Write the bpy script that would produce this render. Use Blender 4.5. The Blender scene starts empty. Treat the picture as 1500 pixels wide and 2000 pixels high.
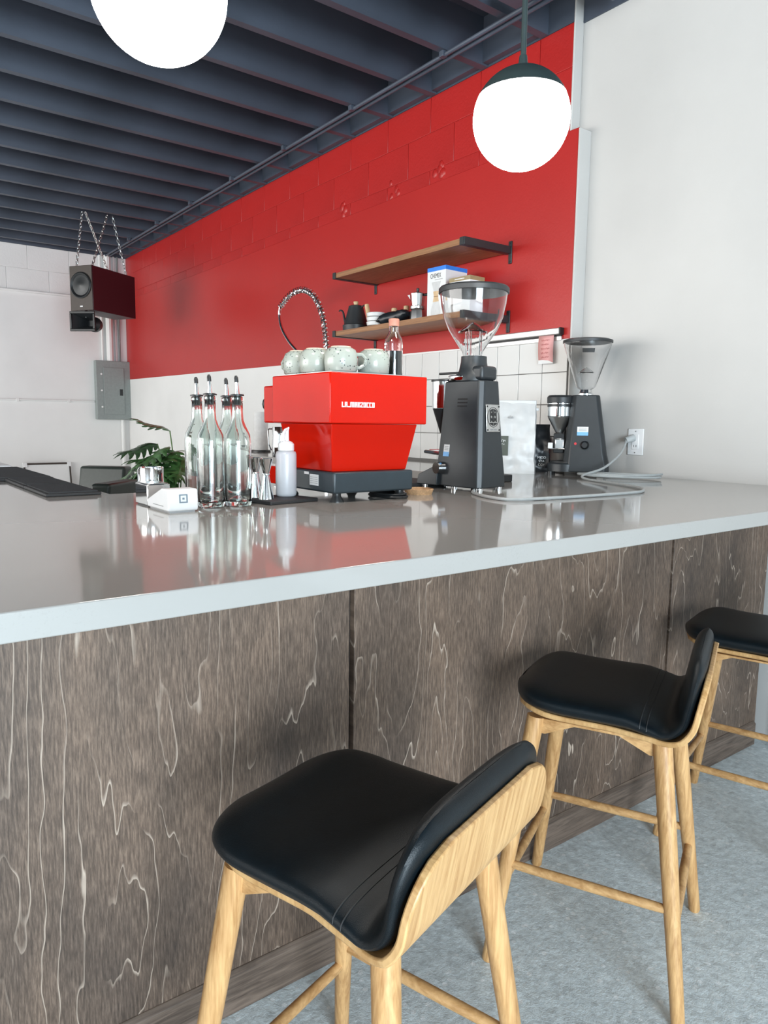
import bpy, bmesh, math, random
from math import pi, sin, cos, radians, sqrt
from mathutils import Vector, Matrix, noise

scene = bpy.context.scene
C = scene.collection
random.seed(7)

# ------------------------------------------------------------------ camera
CAM_H = 1.305
def set_camera():
    yaw, pitch, roll = radians(142.8727), radians(7.081), radians(0.7217)
    f = Vector((cos(pitch)*cos(yaw), cos(pitch)*sin(yaw), -sin(pitch)))
    r0 = Vector((sin(yaw), -cos(yaw), 0)); u0 = r0.cross(f)
    r = r0*cos(roll) + u0*sin(roll); u = u0*cos(roll) - r0*sin(roll)
    cd = bpy.data.cameras.new('camera'); co = bpy.data.objects.new('camera', cd); C.objects.link(co)
    cd.sensor_fit = 'HORIZONTAL'; cd.sensor_width = 36.0; cd.lens = 36.0*1419.33/1500.0
    cd.clip_start = 0.05; cd.clip_end = 60
    m = Matrix((r, u, -f)).transposed().to_4x4(); m.translation = (0, 0, CAM_H)
    co.matrix_world = m; scene.camera = co
set_camera()

# ------------------------------------------------------------------ world, daylight, exposure
world = bpy.data.worlds.new('sky'); scene.world = world; world.use_nodes = True
wb = world.node_tree.nodes['Background']
wb.inputs[0].default_value = (0.80, 0.90, 1.0, 1); wb.inputs[1].default_value = 0.8
def area(name, loc, rot, sx, sy, power, col):
    l = bpy.data.lights.new(name, 'AREA'); l.shape = 'RECTANGLE'; l.size = sx; l.size_y = sy
    l.energy = power; l.color = col
    o = bpy.data.objects.new(name, l); C.objects.link(o); o.location = loc; o.rotation_euler = rot
    return o
# daylight entering through the two storefront windows (street side and side wall)
area('daylight_front_window', (4.35, -1.2, 1.42), (0, radians(90), 0), 2.3, 3.0, 450, (0.76, 0.90, 1.0))
area('daylight_side_window', (-5.2, -5.3, 1.7), (radians(90), 0, 0), 7.6, 2.6, 350, (1.0, 0.975, 0.935))
scene.view_settings.view_transform = 'Standard'
scene.view_settings.look = 'None'
scene.view_settings.gamma = 1.0
scene.view_settings.use_curve_mapping = False
scene.view_settings.exposure = 0.40
scene.cycles.use_denoising = True
cy = scene.cycles
cy.max_bounces = 9; cy.diffuse_bounces = 3; cy.glossy_bounces = 4; cy.transmission_bounces = 9; cy.transparent_max_bounces = 8
cy.caustics_refractive = False; cy.caustics_reflective = False

# ------------------------------------------------------------------ helpers
class MB:
    """collects simple solids; build() links them as one mesh object"""
    def __init__(s): s.v = []; s.f = []; s.sm = []
    def add(s, vs, fs, smooth=False):
        o = len(s.v); s.v += [tuple(v) for v in vs]
        for f in fs: s.f.append([i+o for i in f]); s.sm.append(smooth)
        return s
    def box(s, x0, x1, y0, y1, z0, z1):
        vs = [(x, y, z) for x in (x0, x1) for y in (y0, y1) for z in (z0, z1)]
        return s.add(vs, [(0,1,3,2),(4,6,7,5),(0,4,5,1),(2,3,7,6),(0,2,6,4),(1,5,7,3)])
    def hexa(s, bot, top):
        return s.add(list(bot)+list(top), [(3,2,1,0),(4,5,6,7),(0,1,5,4),(1,2,6,5),(2,3,7,6),(3,0,4,7)])
    def rings(s, rings, closed=True, cap0=True, cap1=True, smooth=True):
        n = len(rings[0]); vs = [p for r in rings for p in r]; fs = []
        for i in range(len(rings)-1):
            for j in range(n if closed else n-1):
                a = i*n+j; b = i*n+(j+1) % n
                fs.append((a, b, b+n, a+n))
        s.add(vs, fs, smooth)
        o = len(s.v)-len(vs)
        if cap0: s.f.append([o+i for i in range(n-1, -1, -1)]); s.sm.append(False)
        if cap1: s.f.append([o+len(vs)-n+i for i in range(n)]); s.sm.append(False)
        return s
    def lathe(s, prof, n=28, c=(0,0,0), cap0=True, cap1=True, axis='z', loop=False):
        rs = []
        pr = list(prof)+([prof[0]] if loop else [])
        for r, z in pr:
            ring = []
            for k in range(n):
                a = 2*pi*k/n; p = (r*cos(a), r*sin(a), z)
                if axis == 'x': p = (z, r*cos(a), r*sin(a))
                if axis == 'y': p = (r*sin(a), z, r*cos(a))
                ring.append((p[0]+c[0], p[1]+c[1], p[2]+c[2]))
            rs.append(ring)
        return s.rings(rs, True, cap0 and not loop, cap1 and not loop)
    def cyl(s, p0, p1, r0, r1=None, n=16):
        return s.tube([p0, p1], [r0, r0 if r1 is None else r1], n)
    def tube(s, pts, r, n=10, closed=False):
        pts = [Vector(p) for p in pts]; m = len(pts)
        rad = r if isinstance(r, (list, tuple)) else [r]*m
        rs = []; prev = None
        for i, p in enumerate(pts):
            if closed: t = pts[(i+1) % m]-pts[i-1]
            else: t = pts[min(i+1, m-1)]-pts[max(i-1, 0)]
            t.normalize()
            if prev is None:
                a = Vector((0,0,1)) if abs(t.z) < 0.9 else Vector((1,0,0))
                nrm = t.cross(a).normalized()
            else:
                nrm = prev-t*prev.dot(t)
                if nrm.length < 1e-6: nrm = t.cross(Vector((0.3,0.5,0.8)))
                nrm.normalize()
            prev = nrm; b = t.cross(nrm)
            rs.append([tuple(p+nrm*cos(2*pi*k/n)*rad[i]+b*sin(2*pi*k/n)*rad[i]) for k in range(n)])
        if closed: rs.append(rs[0]); return s.rings(rs, True, False, False)
        return s.rings(rs)
    def prism(s, poly, a, b, axis='z'):
        """extrude a 2D polygon along an axis; axis x: poly=(y,z), y: poly=(x,z), z: poly=(x,y)"""
        def P(p, t): return {'x': (t, p[0], p[1]), 'y': (p[0], t, p[1]), 'z': (p[0], p[1], t)}[axis]
        n = len(poly); vs = [P(p, a) for p in poly]+[P(p, b) for p in poly]
        fs = [tuple(range(n-1, -1, -1)), tuple(range(n, 2*n))]+[(i, (i+1) % n, n+(i+1) % n, n+i) for i in range(n)]
        return s.add(vs, fs)
    def sphere(s, c, r, n=24, m=14, t0=0.0, t1=pi, sc=(1,1,1)):
        rs = []
        for i in range(m+1):
            t = t0+(t1-t0)*i/m; t = min(max(t, 0.002), pi-0.002)
            rs.append([(c[0]+sc[0]*r*sin(t)*cos(2*pi*k/n), c[1]+sc[1]*r*sin(t)*sin(2*pi*k/n), c[2]+sc[2]*r*cos(t)) for k in range(n)])
        return s.rings(rs[::-1])
    def mesh(s, name, ang=35):
        me = bpy.data.meshes.new(name); me.from_pydata(s.v, [], s.f); me.update()
        bm = bmesh.new(); bm.from_mesh(me); bmesh.ops.recalc_face_normals(bm, faces=bm.faces); bm.to_mesh(me); bm.free()
        me.polygons.foreach_set('use_smooth', [True]*len(me.polygons))
        me.set_sharp_from_angle(angle=radians(ang))
        return me
    def build(s, name, m, parent=None, bevel=0, seg=2, ang=35, label=None):
        me = s.mesh(name, ang); me.materials.append(m)
        return link(name, me, parent, bevel, seg, label)

def link(name, me, parent=None, bevel=0, seg=2, label=None):
    o = bpy.data.objects.new(name, me); C.objects.link(o); o.parent = parent
    if bevel:
        b = o.modifiers.new('bevel', 'BEVEL'); b.width = bevel; b.segments = seg; b.limit_method = 'ANGLE'; b.angle_limit = radians(40)
        b.harden_normals = False
    if label: o['label'] = label
    return o

def thing(name, label, cat, loc=(0,0,0), rotz=0, group=None):
    o = bpy.data.objects.new(name, None); C.objects.link(o); o.empty_display_size = 0.05
    o.location = loc; o.rotation_euler = (0, 0, rotz)
    return tag(o, label, cat, group)
def tag(o, label, cat, group=None):
    o['label'] = label; o['category'] = cat
    if group: o['group'] = group
    return o
def struct(o): o['kind'] = 'structure'; return o
def copy_tree(o, parent=None):
    c = o.copy(); C.objects.link(c); c.parent = parent
    for ch in list(o.children): copy_tree(ch, c)
    return c
def text(name, s, size, m, parent, origin, right, up, align='CENTER', depth=0.0006, sx=1.0, bold=0.0):
    cu = bpy.data.curves.new(name, 'FONT'); cu.body = s; cu.size = size; cu.extrude = depth; cu.align_x = align; cu.align_y = 'CENTER'
    cu.offset = bold
    t = bpy.data.objects.new(name, cu); C.objects.link(t)
    dg = bpy.context.evaluated_depsgraph_get(); me = bpy.data.meshes.new_from_object(t.evaluated_get(dg))
    bpy.data.objects.remove(t); bpy.data.curves.remove(cu)
    R = Vector(right).normalized(); U = Vector(up).normalized(); N = R.cross(U)
    M = Matrix((R*sx, U, N)).transposed().to_4x4(); M.translation = Vector(origin)
    me.transform(M); me.materials.clear(); me.materials.append(m); me.name = name
    return link(name, me, parent)

# ------------------------------------------------------------------ materials
def nodes(name):
    m = bpy.data.materials.new(name); m.use_nodes = True; nt = m.node_tree
    return m, nt, nt.nodes['Principled BSDF']
def nd(nt, kind, props=None, **inp):
    n = nt.nodes.new(kind)
    for k, v in (props or {}).items(): setattr(n, k, v)
    for k, v in inp.items():
        key = int(k[1:]) if k[0] == '_' and k[1:].isdigit() else k.replace('_', ' ')
        s = n.inputs[key]
        if hasattr(v, 'is_output') or isinstance(v, bpy.types.NodeSocket): nt.links.new(v, s)
        else: s.default_value = v
    return n
def rgb(c): return (c[0], c[1], c[2], 1)
def ramp(nt, fac, stops):
    r = nt.nodes.new('ShaderNodeValToRGB'); nt.links.new(fac, r.inputs[0]); e = r.color_ramp.elements
    while len(e) < len(stops): e.new(0.5)
    for i, (p, c) in enumerate(stops): e[i].position = p; e[i].color = rgb(c) if len(c) == 3 else c
    return r.outputs[0]
def coords(nt, scale=(1,1,1), kind='Object', rot=(0,0,0)):
    t = nt.nodes.new('ShaderNodeTexCoord'); mp = nt.nodes.new('ShaderNodeMapping'); nt.links.new(t.outputs[kind], mp.inputs[0])
    mp.inputs['Scale'].default_value = scale; mp.inputs['Rotation'].default_value = rot
    return mp.outputs[0]
def plain(name, col, rough=0.5, metal=0.0, var=0.06, scale=40, bump=0.0, bscale=200, spec=0.5, coat=0.0, **kw):
    """colour with slight procedural variation and optional fine bump"""
    m, nt, b = nodes(name)
    v = coords(nt)
    n = nd(nt, 'ShaderNodeTexNoise', None, Vector=v, Scale=scale, Detail=3.0)
    lo = [max(0, c*(1-var)) for c in col]; hi = [min(1, c*(1+var)) for c in col]
    nt.links.new(ramp(nt, n.outputs[0], [(0.3, lo), (0.7, hi)]), b.inputs['Base Color'])
    b.inputs['Roughness'].default_value = rough; b.inputs['Metallic'].default_value = metal
    b.inputs['Specular IOR Level'].default_value = spec; b.inputs['Coat Weight'].default_value = coat
    b.inputs['Coat Roughness'].default_value = 0.05
    for k, val in kw.items(): b.inputs[k.replace('_', ' ')].default_value = val
    if bump:
        n2 = nd(nt, 'ShaderNodeTexNoise', None, Vector=v, Scale=bscale, Detail=2.0)
        bp = nd(nt, 'ShaderNodeBump', None, Strength=bump, Distance=0.002, Height=n2.outputs[0])
        nt.links.new(bp.outputs[0], b.inputs['Normal'])
    return m
def glass(name, col=(1,1,1), rough=0.0, ior=1.46):
    m, nt, b = nodes(name)
    v = coords(nt); n = nd(nt, 'ShaderNodeTexNoise', None, Vector=v, Scale=8.0)
    nt.links.new(ramp(nt, n.outputs[0], [(0, [c*0.985 for c in col]), (1, col)]), b.inputs['Base Color'])
    b.inputs['Transmission Weight'].default_value = 1.0; b.inputs['Roughness'].default_value = rough; b.inputs['IOR'].default_value = ior
    return m
def mat_panel(seed):
    """stained birch plywood: grey brown with pale contour lines of the rotary veneer"""
    m, nt, b = nodes('stained_plywood')
    v = coords(nt, (1, 1, 1)); off = nd(nt, 'ShaderNodeVectorMath', {'operation': 'ADD'}, _0=v, _1=(0, seed*3.7, seed*1.9)).outputs[0]
    s1 = nd(nt, 'ShaderNodeMapping', None, Vector=off, Scale=(1, 3.4, 0.85)).outputs[0]
    n1 = nd(nt, 'ShaderNodeTexNoise', None, Vector=s1, Scale=1.15, Detail=4.5, Roughness=0.42, Distortion=0.25)
    mul = nd(nt, 'ShaderNodeMath', {'operation': 'MULTIPLY'}, _0=n1.outputs[0], _1=17.0)
    fr = nd(nt, 'ShaderNodeMath', {'operation': 'FRACT'}, _0=mul.outputs[0])
    line = ramp(nt, fr.outputs[0], [(0.0, (0,0,0)), (0.015, (1,1,1)), (0.03, (0.7,0.7,0.7)), (0.075, (0,0,0))])
    gap = nd(nt, 'ShaderNodeTexNoise', None, Vector=s1, Scale=3.2, Detail=2.0)
    gm = ramp(nt, gap.outputs[0], [(0.40, (0,0,0)), (0.56, (1,1,1))])
    la = nd(nt, 'ShaderNodeMath', {'operation': 'MULTIPLY'}, _0=line, _1=gm)
    s2 = nd(nt, 'ShaderNodeMapping', None, Vector=off, Scale=(1, 260, 26)).outputs[0]
    n2 = nd(nt, 'ShaderNodeTexNoise', None, Vector=s2, Scale=1.0, Detail=3.0, Roughness=0.7)
    s3 = nd(nt, 'ShaderNodeMapping', None, Vector=off, Scale=(1, 3.0, 1.3)).outputs[0]
    n3 = nd(nt, 'ShaderNodeTexNoise', None, Vector=s3, Scale=1.6, Detail=4.0)
    base = ramp(nt, n2.outputs[0], [(0.30, (0.062, 0.041, 0.029)), (0.5, (0.132, 0.091, 0.066)), (0.72, (0.245, 0.175, 0.130))])
    blot = ramp(nt, n3.outputs[0], [(0.28, (0.50, 0.50, 0.52)), (0.5, (0.95, 0.93, 0.92)), (0.72, (1.25, 1.2, 1.16))])
    mx = nd(nt, 'ShaderNodeMix', {'data_type': 'RGBA', 'blend_type': 'MULTIPLY'}, _0=1.0, _6=base, _7=blot)
    soft = ramp(nt, fr.outputs[0], [(0.0, (1.12,1.12,1.12)), (0.5, (0.98,0.98,0.98)), (1.0, (0.86,0.86,0.86))])
    mx1 = nd(nt, 'ShaderNodeMix', {'data_type': 'RGBA', 'blend_type': 'MULTIPLY'}, _0=0.8, _6=mx.outputs[2], _7=soft)
    mx2 = nd(nt, 'ShaderNodeMix', {'data_type': 'RGBA'}, _0=la.outputs[0], _6=mx1.outputs[2], _7=(0.50, 0.40, 0.32, 1))
    nt.links.new(mx2.outputs[2], b.inputs['Base Color']); b.inputs['Roughness'].default_value = 0.55
    bp = nd(nt, 'ShaderNodeBump', None, Strength=0.15, Distance=0.002, Height=n2.outputs[0]); nt.links.new(bp.outputs[0], b.inputs['Normal'])
    return m
def mat_wood(name, c0, c1, scale, rough=0.45, dist=1.2):
    """straight-grained wood, grain along the stretched axis of `scale`"""
    m, nt, b = nodes(name)
    v = coords(nt, scale)
    n1 = nd(nt, 'ShaderNodeTexNoise', None, Vector=v, Scale=1.0, Detail=4.0, Roughness=0.6, Distortion=dist)
    n2 = nd(nt, 'ShaderNodeTexNoise', None, Vector=v, Scale=5.0, Detail=2.0)
    a = nd(nt, 'ShaderNodeMath', {'operation': 'MULTIPLY_ADD'}, _0=n2.outputs[0], _1=0.35, _2=n1.outputs[0])
    nt.links.new(ramp(nt, a.outputs[0], [(0.45, c0), (0.85, c1)]), b.inputs['Base Color'])
    b.inputs['Roughness'].default_value = rough
    bp = nd(nt, 'ShaderNodeBump', None, Strength=0.12, Distance=0.001, Height=n2.outputs[0]); nt.links.new(bp.outputs[0], b.inputs['Normal'])
    return m
def mat_floor():
    m, nt, b = nodes('bare_concrete')
    v = coords(nt)
    n1 = nd(nt, 'ShaderNodeTexNoise', None, Vector=v, Scale=2.2, Detail=6.0, Roughness=0.6)
    n2 = nd(nt, 'ShaderNodeTexNoise', None, Vector=v, Scale=38.0, Detail=6.0, Roughness=0.72)
    vo = nd(nt, 'ShaderNodeTexVoronoi', None, Vector=v, Scale=42.0, Randomness=1.0)
    base = ramp(nt, n1.outputs[0], [(0.3, (0.65, 0.72, 0.74)), (0.7, (0.80, 0.875, 0.895))])
    gr = ramp(nt, n2.outputs[0], [(0.3, (0.70,0.70,0.70)), (0.62, (1.10,1.10,1.10))])
    mx = nd(nt, 'ShaderNodeMix', {'data_type': 'RGBA', 'blend_type': 'MULTIPLY'}, _0=1.0, _6=base, _7=gr)
    sel = nd(nt, 'ShaderNodeSeparateColor', None, Color=vo.outputs['Color'])
    near = nd(nt, 'ShaderNodeMath', {'operation': 'LESS_THAN'}, _0=vo.outputs['Distance'], _1=0.27)
    few = nd(nt, 'ShaderNodeMath', {'operation': 'GREATER_THAN'}, _0=sel.outputs[0], _1=0.66)
    sp = nd(nt, 'ShaderNodeMath', {'operation': 'MULTIPLY'}, _0=near.outputs[0], _1=few.outputs[0])
    sp2 = nd(nt, 'ShaderNodeMath', {'operation': 'MULTIPLY'}, _0=sp.outputs[0], _1=0.85)
    mx2 = nd(nt, 'ShaderNodeMix', {'data_type': 'RGBA'}, _0=sp2.outputs[0], _6=mx.outputs[2], _7=(0.88, 0.92, 0.93, 1))
    nt.links.new(mx2.outputs[2], b.inputs['Base Color']); b.inputs['Roughness'].default_value = 0.5
    n4 = nd(nt, 'ShaderNodeTexNoise', None, Vector=v, Scale=34.0, Detail=5.0, Roughness=0.75)
    bp = nd(nt, 'ShaderNodeBump', None, Strength=0.6, Distance=0.006, Height=n4.outputs[0]); nt.links.new(bp.outputs[0], b.inputs['Normal'])
    return m
def mat_counter():
    m, nt, b = nodes('polished_grey_quartz')
    v = coords(nt)
    n1 = nd(nt, 'ShaderNodeTexNoise', None, Vector=v, Scale=260.0, Detail=2.0)
    n2 = nd(nt, 'ShaderNodeTexNoise', None, Vector=v, Scale=3.0, Detail=4.0)
    a = nd(nt, 'ShaderNodeMath', {'operation': 'MULTIPLY_ADD'}, _0=n2.outputs[0], _1=1.4, _2=n1.outputs[0])
    nt.links.new(ramp(nt, a.outputs[0], [(0.6, (0.31, 0.292, 0.270)), (1.8, (0.365, 0.346, 0.322))]), b.inputs['Base Color'])
    b.inputs['Roughness'].default_value = 0.07; b.inputs['IOR'].default_value = 1.75
    return m
def mat_wall(name, c, rough, bump, mott=0.05, bs=90.0):
    m, nt, b = nodes(name)
    v = coords(nt)
    n1 = nd(nt, 'ShaderNodeTexNoise', None, Vector=v, Scale=1.5, Detail=4.0)
    nt.links.new(ramp(nt, n1.outputs[0], [(0.3, [x*(1-mott) for x in c]), (0.7, [min(1, x*(1+mott)) for x in c])]), b.inputs['Base Color'])
    b.inputs['Roughness'].default_value = rough
    n2 = nd(nt, 'ShaderNodeTexNoise', None, Vector=v, Scale=bs, Detail=4.0, Roughness=0.6)
    bp = nd(nt, 'ShaderNodeBump', None, Strength=bump, Distance=0.004, Height=n2.outputs[0]); nt.links.new(bp.outputs[0], b.inputs['Normal'])
    return m
def mat_speckle():
    m, nt, b = nodes('speckled_glaze')
    v = coords(nt)
    vo = nd(nt, 'ShaderNodeTexVoronoi', None, Vector=v, Scale=170.0)
    sel = nd(nt, 'ShaderNodeSeparateColor', None, Color=vo.outputs['Color'])
    a = nd(nt, 'ShaderNodeMath', {'operation': 'LESS_THAN'}, _0=vo.outputs['Distance'], _1=0.33)
    bq = nd(nt, 'ShaderNodeMath', {'operation': 'GREATER_THAN'}, _0=sel.outputs[0], _1=0.55)
    n = nd(nt, 'ShaderNodeTexNoise', None, Vector=v, Scale=28.0)
    cl = ramp(nt, n.outputs[0], [(0.45, (0,0,0)), (0.55, (1,1,1))])
    f = nd(nt, 'ShaderNodeMath', {'operation': 'MULTIPLY'}, _0=a.outputs[0], _1=bq.outputs[0])
    f2 = nd(nt, 'ShaderNodeMath', {'operation': 'MULTIPLY'}, _0=f.outputs[0], _1=cl)
    mx = nd(nt, 'ShaderNodeMix', {'data_type': 'RGBA'}, _0=f2.outputs[0], _6=(0.36, 0.385, 0.34, 1), _7=(0.03, 0.04, 0.045, 1))
    nt.links.new(mx.outputs[2], b.inputs['Base Color']); b.inputs['Roughness'].default_value = 0.18
    return m
def emit(name, col, s):
    m, nt, b = nodes(name)
    v = coords(nt); n = nd(nt, 'ShaderNodeTexNoise', None, Vector=v, Scale=3.0)
    nt.links.new(ramp(nt, n.outputs[0], [(0, [c*0.97 for c in col]), (1, col)]), b.inputs['Emission Color'])
    b.inputs['Emission Strength'].default_value = s; b.inputs['Base Color'].default_value = (0.9, 0.9, 0.9, 1)
    return m

M = {}
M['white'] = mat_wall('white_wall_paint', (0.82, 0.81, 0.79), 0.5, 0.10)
M['white_dimmed'] = mat_wall('white_wall_paint_dimmed', (0.575, 0.555, 0.53), 0.5, 0.08)  # same white paint, colour darkened to offset strong window light on the right wall
M['red'] = mat_wall('red_wall_paint', (0.45, 0.019, 0.016), 0.36, 0.12)
M['red_block'] = mat_wall('red_painted_block', (0.43, 0.017, 0.015), 0.36, 0.30, 0.08, 60.0)
M['white_block'] = mat_wall('white_painted_block', (0.82, 0.81, 0.79), 0.55, 0.35, 0.05, 60.0)
M['ceil'] = mat_wall('midnight_ceiling_paint', (0.062, 0.075, 0.101), 0.5, 0.3, 0.25, 14.0)
M['tile'] = plain('glazed_white_tile', (0.69, 0.675, 0.65), 0.14, var=0.02, scale=4)
M['grout'] = plain('grey_grout', (0.16, 0.15, 0.14), 0.9)
M['floor'] = mat_floor()
M['counter'] = mat_counter()
M['dark'] = plain('black_shadow_gap', (0.01, 0.009, 0.009), 0.7)
M['base_wood'] = mat_wood('stained_baseboard', (0.055, 0.037, 0.027), (0.19, 0.137, 0.105), (60, 3.5, 60), 0.5)
M['oak_leg'] = mat_wood('oak_leg', (0.38, 0.185, 0.062), (0.70, 0.42, 0.185), (60, 60, 4.0), 0.42, 0.8)
M['oak_rung'] = mat_wood('oak_rung', (0.38, 0.19, 0.065), (0.66, 0.39, 0.17), (20, 20, 45), 0.42)
M['oak_ply'] = mat_wood('oak_veneer', (0.43, 0.215, 0.072), (0.70, 0.43, 0.19), (30, 110, 4.0), 0.38, 0.4)
M['leather'] = plain('black_leather', (0.0025, 0.0060, 0.0085), 0.38, var=0.2, bump=0.25, bscale=900, spec=0.36)
M['seam'] = plain('black_thread', (0.03, 0.03, 0.03), 0.6)
M['mach_red'] = plain('glossy_red_enamel', (0.53, 0.010, 0.0025), 0.08, var=0.02, scale=5, spec=0.16)
M['black'] = plain('black_plastic', (0.012, 0.013, 0.014), 0.4)
M['matte_black'] = plain('matte_black_metal', (0.022, 0.024, 0.026), 0.45, bump=0.08, bscale=500)
M['charcoal'] = plain('charcoal_powder_coat', (0.020, 0.024, 0.027), 0.40, bump=0.08, bscale=600)
M['slate'] = plain('slate_grey_enamel', (0.022, 0.034, 0.042), 0.36)
M['chrome'] = plain('polished_steel', (0.80, 0.80, 0.80), 0.07, 1.0, var=0.02)
M['steel'] = plain('brushed_steel', (0.62, 0.62, 0.61), 0.28, 1.0, var=0.05)
M['alu'] = plain('anodised_aluminium', (0.72, 0.71, 0.69), 0.34, 0.75, var=0.03)
M['glass'] = glass('clear_glass', (0.985, 1.0, 0.99))
M['glass_green'] = glass('bottle_glass', (0.93, 0.985, 0.965), ior=1.48)
M['clear_plastic'] = glass('clear_hopper_plastic', (0.97, 0.975, 0.98), 0.02, 1.42)
M['white_plastic'] = plain('white_plastic', (0.83, 0.83, 0.83), 0.3, var=0.01)
M['frosted'] = plain('frosted_white_plastic', (0.78, 0.80, 0.84), 0.32, var=0.02)
M['frosted'].node_tree.nodes['Principled BSDF'].inputs['Transmission Weight'].default_value = 0.35
M['cup'] = mat_speckle()
M['cup_rim'] = plain('bare_stoneware', (0.62, 0.50, 0.38), 0.6)
M['cork'] = plain('cork', (0.52, 0.31, 0.16), 0.8, var=0.25, scale=120, bump=0.3, bscale=200)
M['coffee'] = plain('dark_syrup', (0.010, 0.008, 0.008), 0.12)
M['cork_cap'] = plain('terracotta_cap', (0.50, 0.20, 0.14), 0.6)
M['shelf'] = mat_wood('walnut_shelf', (0.20, 0.085, 0.035), (0.40, 0.20, 0.09), (3.0, 40, 60), 0.45)
M['pale_wood'] = mat_wood('pale_bamboo', (0.55, 0.36, 0.18), (0.76, 0.56, 0.34), (60, 60, 8), 0.5)
M['card'] = plain('white_card', (0.80, 0.80, 0.79), 0.45, var=0.01)
M['blue'] = plain('blue_print', (0.03, 0.22, 0.75), 0.4)
M['gold'] = plain('bronze_print', (0.33, 0.25, 0.13), 0.4)
M['ink'] = plain('black_ink', (0.02, 0.02, 0.02), 0.5)
M['grey_ink'] = plain('grey_ink', (0.35, 0.35, 0.35), 0.5)
M['light_blue'] = plain('light_blue_print', (0.20, 0.48, 0.85), 0.4)
M['pink'] = plain('pink_paper', (0.80, 0.40, 0.38), 0.7, var=0.04)
M['cable'] = plain('grey_cable', (0.42, 0.44, 0.44), 0.45)
M['panel_grey'] = plain('grey_panel_enamel', (0.26, 0.29, 0.28), 0.45)
M['maroon'] = plain('maroon_vinyl', (0.036, 0.006, 0.011), 0.35)
M['brown_face'] = plain('dark_brown_board', (0.045, 0.032, 0.025), 0.5)
M['cone'] = plain('speaker_cone', (0.02, 0.022, 0.023), 0.4)
M['zinc'] = plain('zinc_chain', (0.55, 0.56, 0.54), 0.3, 0.9)
M['green_vinyl'] = plain('dark_green_vinyl', (0.030, 0.040, 0.034), 0.4, var=0.1)
M['leaf'] = plain('monstera_leaf', (0.060, 0.160, 0.048), 0.32, var=0.6, scale=9)
M['stem'] = plain('plant_stem', (0.10, 0.20, 0.06), 0.5)
M['pot'] = plain('clay_pot', (0.35, 0.33, 0.31), 0.7)
M['rubber'] = plain('black_rubber', (0.022, 0.022, 0.023), 0.6, bump=0.5, bscale=300)
M['globe'] = emit('lit_opal_glass', (1.0, 0.94, 0.86), 26.0)
M['cap'] = plain('pendant_cap_black', (0.03, 0.045, 0.045), 0.4)
M['bag_white'] = plain('white_coffee_bag', (0.66, 0.66, 0.65), 0.38, var=0.02)
M['bag_black'] = plain('black_coffee_bag', (0.012, 0.016, 0.02), 0.35)
M['bag_red'] = plain('red_coffee_bag', (0.36, 0.012, 0.015), 0.4)
M['label_green'] = plain('olive_label', (0.075, 0.085, 0.065), 0.5)
M['paper'] = plain('paper_towel', (0.80, 0.79, 0.77), 0.9, bump=0.3, bscale=300)
M['red_dot'] = plain('red_indicator', (0.7, 0.05, 0.06), 0.3)
M['ceramic'] = plain('white_ceramic', (0.80, 0.79, 0.77), 0.2, var=0.01)
M['window_frame'] = plain('dark_window_frame', (0.05, 0.05, 0.055), 0.4)

# ------------------------------------------------------------------ the room
CEIL_Z, DECK_Z = 3.22, 3.46
FARX, STREETX, LEFTY, WHITEY = -9.17, 4.5, -5.5, 3.03
struct(MB().box(FARX-0.1, STREETX+0.1, LEFTY-0.1, WHITEY+0.1, -0.1, 0.0).build('floor', M['floor']))
ceiling = struct(MB().box(FARX-0.1, STREETX+0.1, LEFTY-0.1, WHITEY+0.1, DECK_Z, DECK_Z+0.1).build('ceiling', M['ceil']))
jm = MB().box(0, 0.045, LEFTY, 2.965, CEIL_Z, DECK_Z).mesh('joist'); jm.materials.append(M['ceil'])
for k in range(-15, 15):
    j = link('joist', jm, ceiling); j.location.x = -3.08-0.4205*k
bl = MB().box(-0.375, 0, 2.925, 2.965, CEIL_Z+0.01, DECK_Z).mesh('blocking'); bl.materials.append(M['ceil'])
for k in range(-1, 15):
    j = link('blocking', bl, ceiling); j.location.x = -3.08-0.4205*k

# right-hand wall: white plaster, and the red section (painted block above, board below, tile splashback)
wall_r = struct(MB().box(-2.46, STREETX, WHITEY, WHITEY+0.12, 0, DECK_Z).build('wall_right', M['white_dimmed']))
MB().box(-2.457, -2.447, 2.966, WHITEY, 2.712, DECK_Z).build('corner_bead', M['white_dimmed'], wall_r, 0.003)
MB().box(-2.384, -2.374, 2.945, WHITEY, 0.0, 2.712).build('corner_bead', M['white_dimmed'], wall_r, 0.002)
MB().box(-2.446, STREETX, 3.022, WHITEY, CEIL_Z+0.008, DECK_Z).build('dark_band', M['ceil'], wall_r)
wall_b = struct(MB().box(FARX-0.1, -2.457, 2.9705, WHITEY+0.12, 0, DECK_Z).build('wall_back', M['red_block']))
MB().box(FARX, -2.457, 2.966, 2.9704, CEIL_Z, DECK_Z).build('dark_band', M['ceil'], wall_b)
rows = [(2.722, 2.802, 0.21), (2.805, 3.017, 0.0), (3.020, 3.219, 0.21)]
for z0, z1, off in rows:
    bmsh = MB().box(0, 0.4175, 2.967, 2.9706, z0, z1).mesh('block'); bmsh.materials.append(M['red_block'])
    x = -2.457-0.4205
    if off:
        MB().box(-2.457-0.206, -2.4572, 2.967, 2.9706, z0, z1).build('block', M['red_block'], wall_b, 0.002)
        x -= off
    while x > FARX:
        o = link('block', bmsh, wall_b, 0.0018); o.location.x = x+0.003; x -= 0.4205
MB().prism([(FARX, 1.779), (-2.385, 1.727), (-2.385, 2.718), (FARX, 2.718)], 2.95, 2.9705, 'y').build('painted_board', M['red'], wall_b, 0.003)
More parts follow.
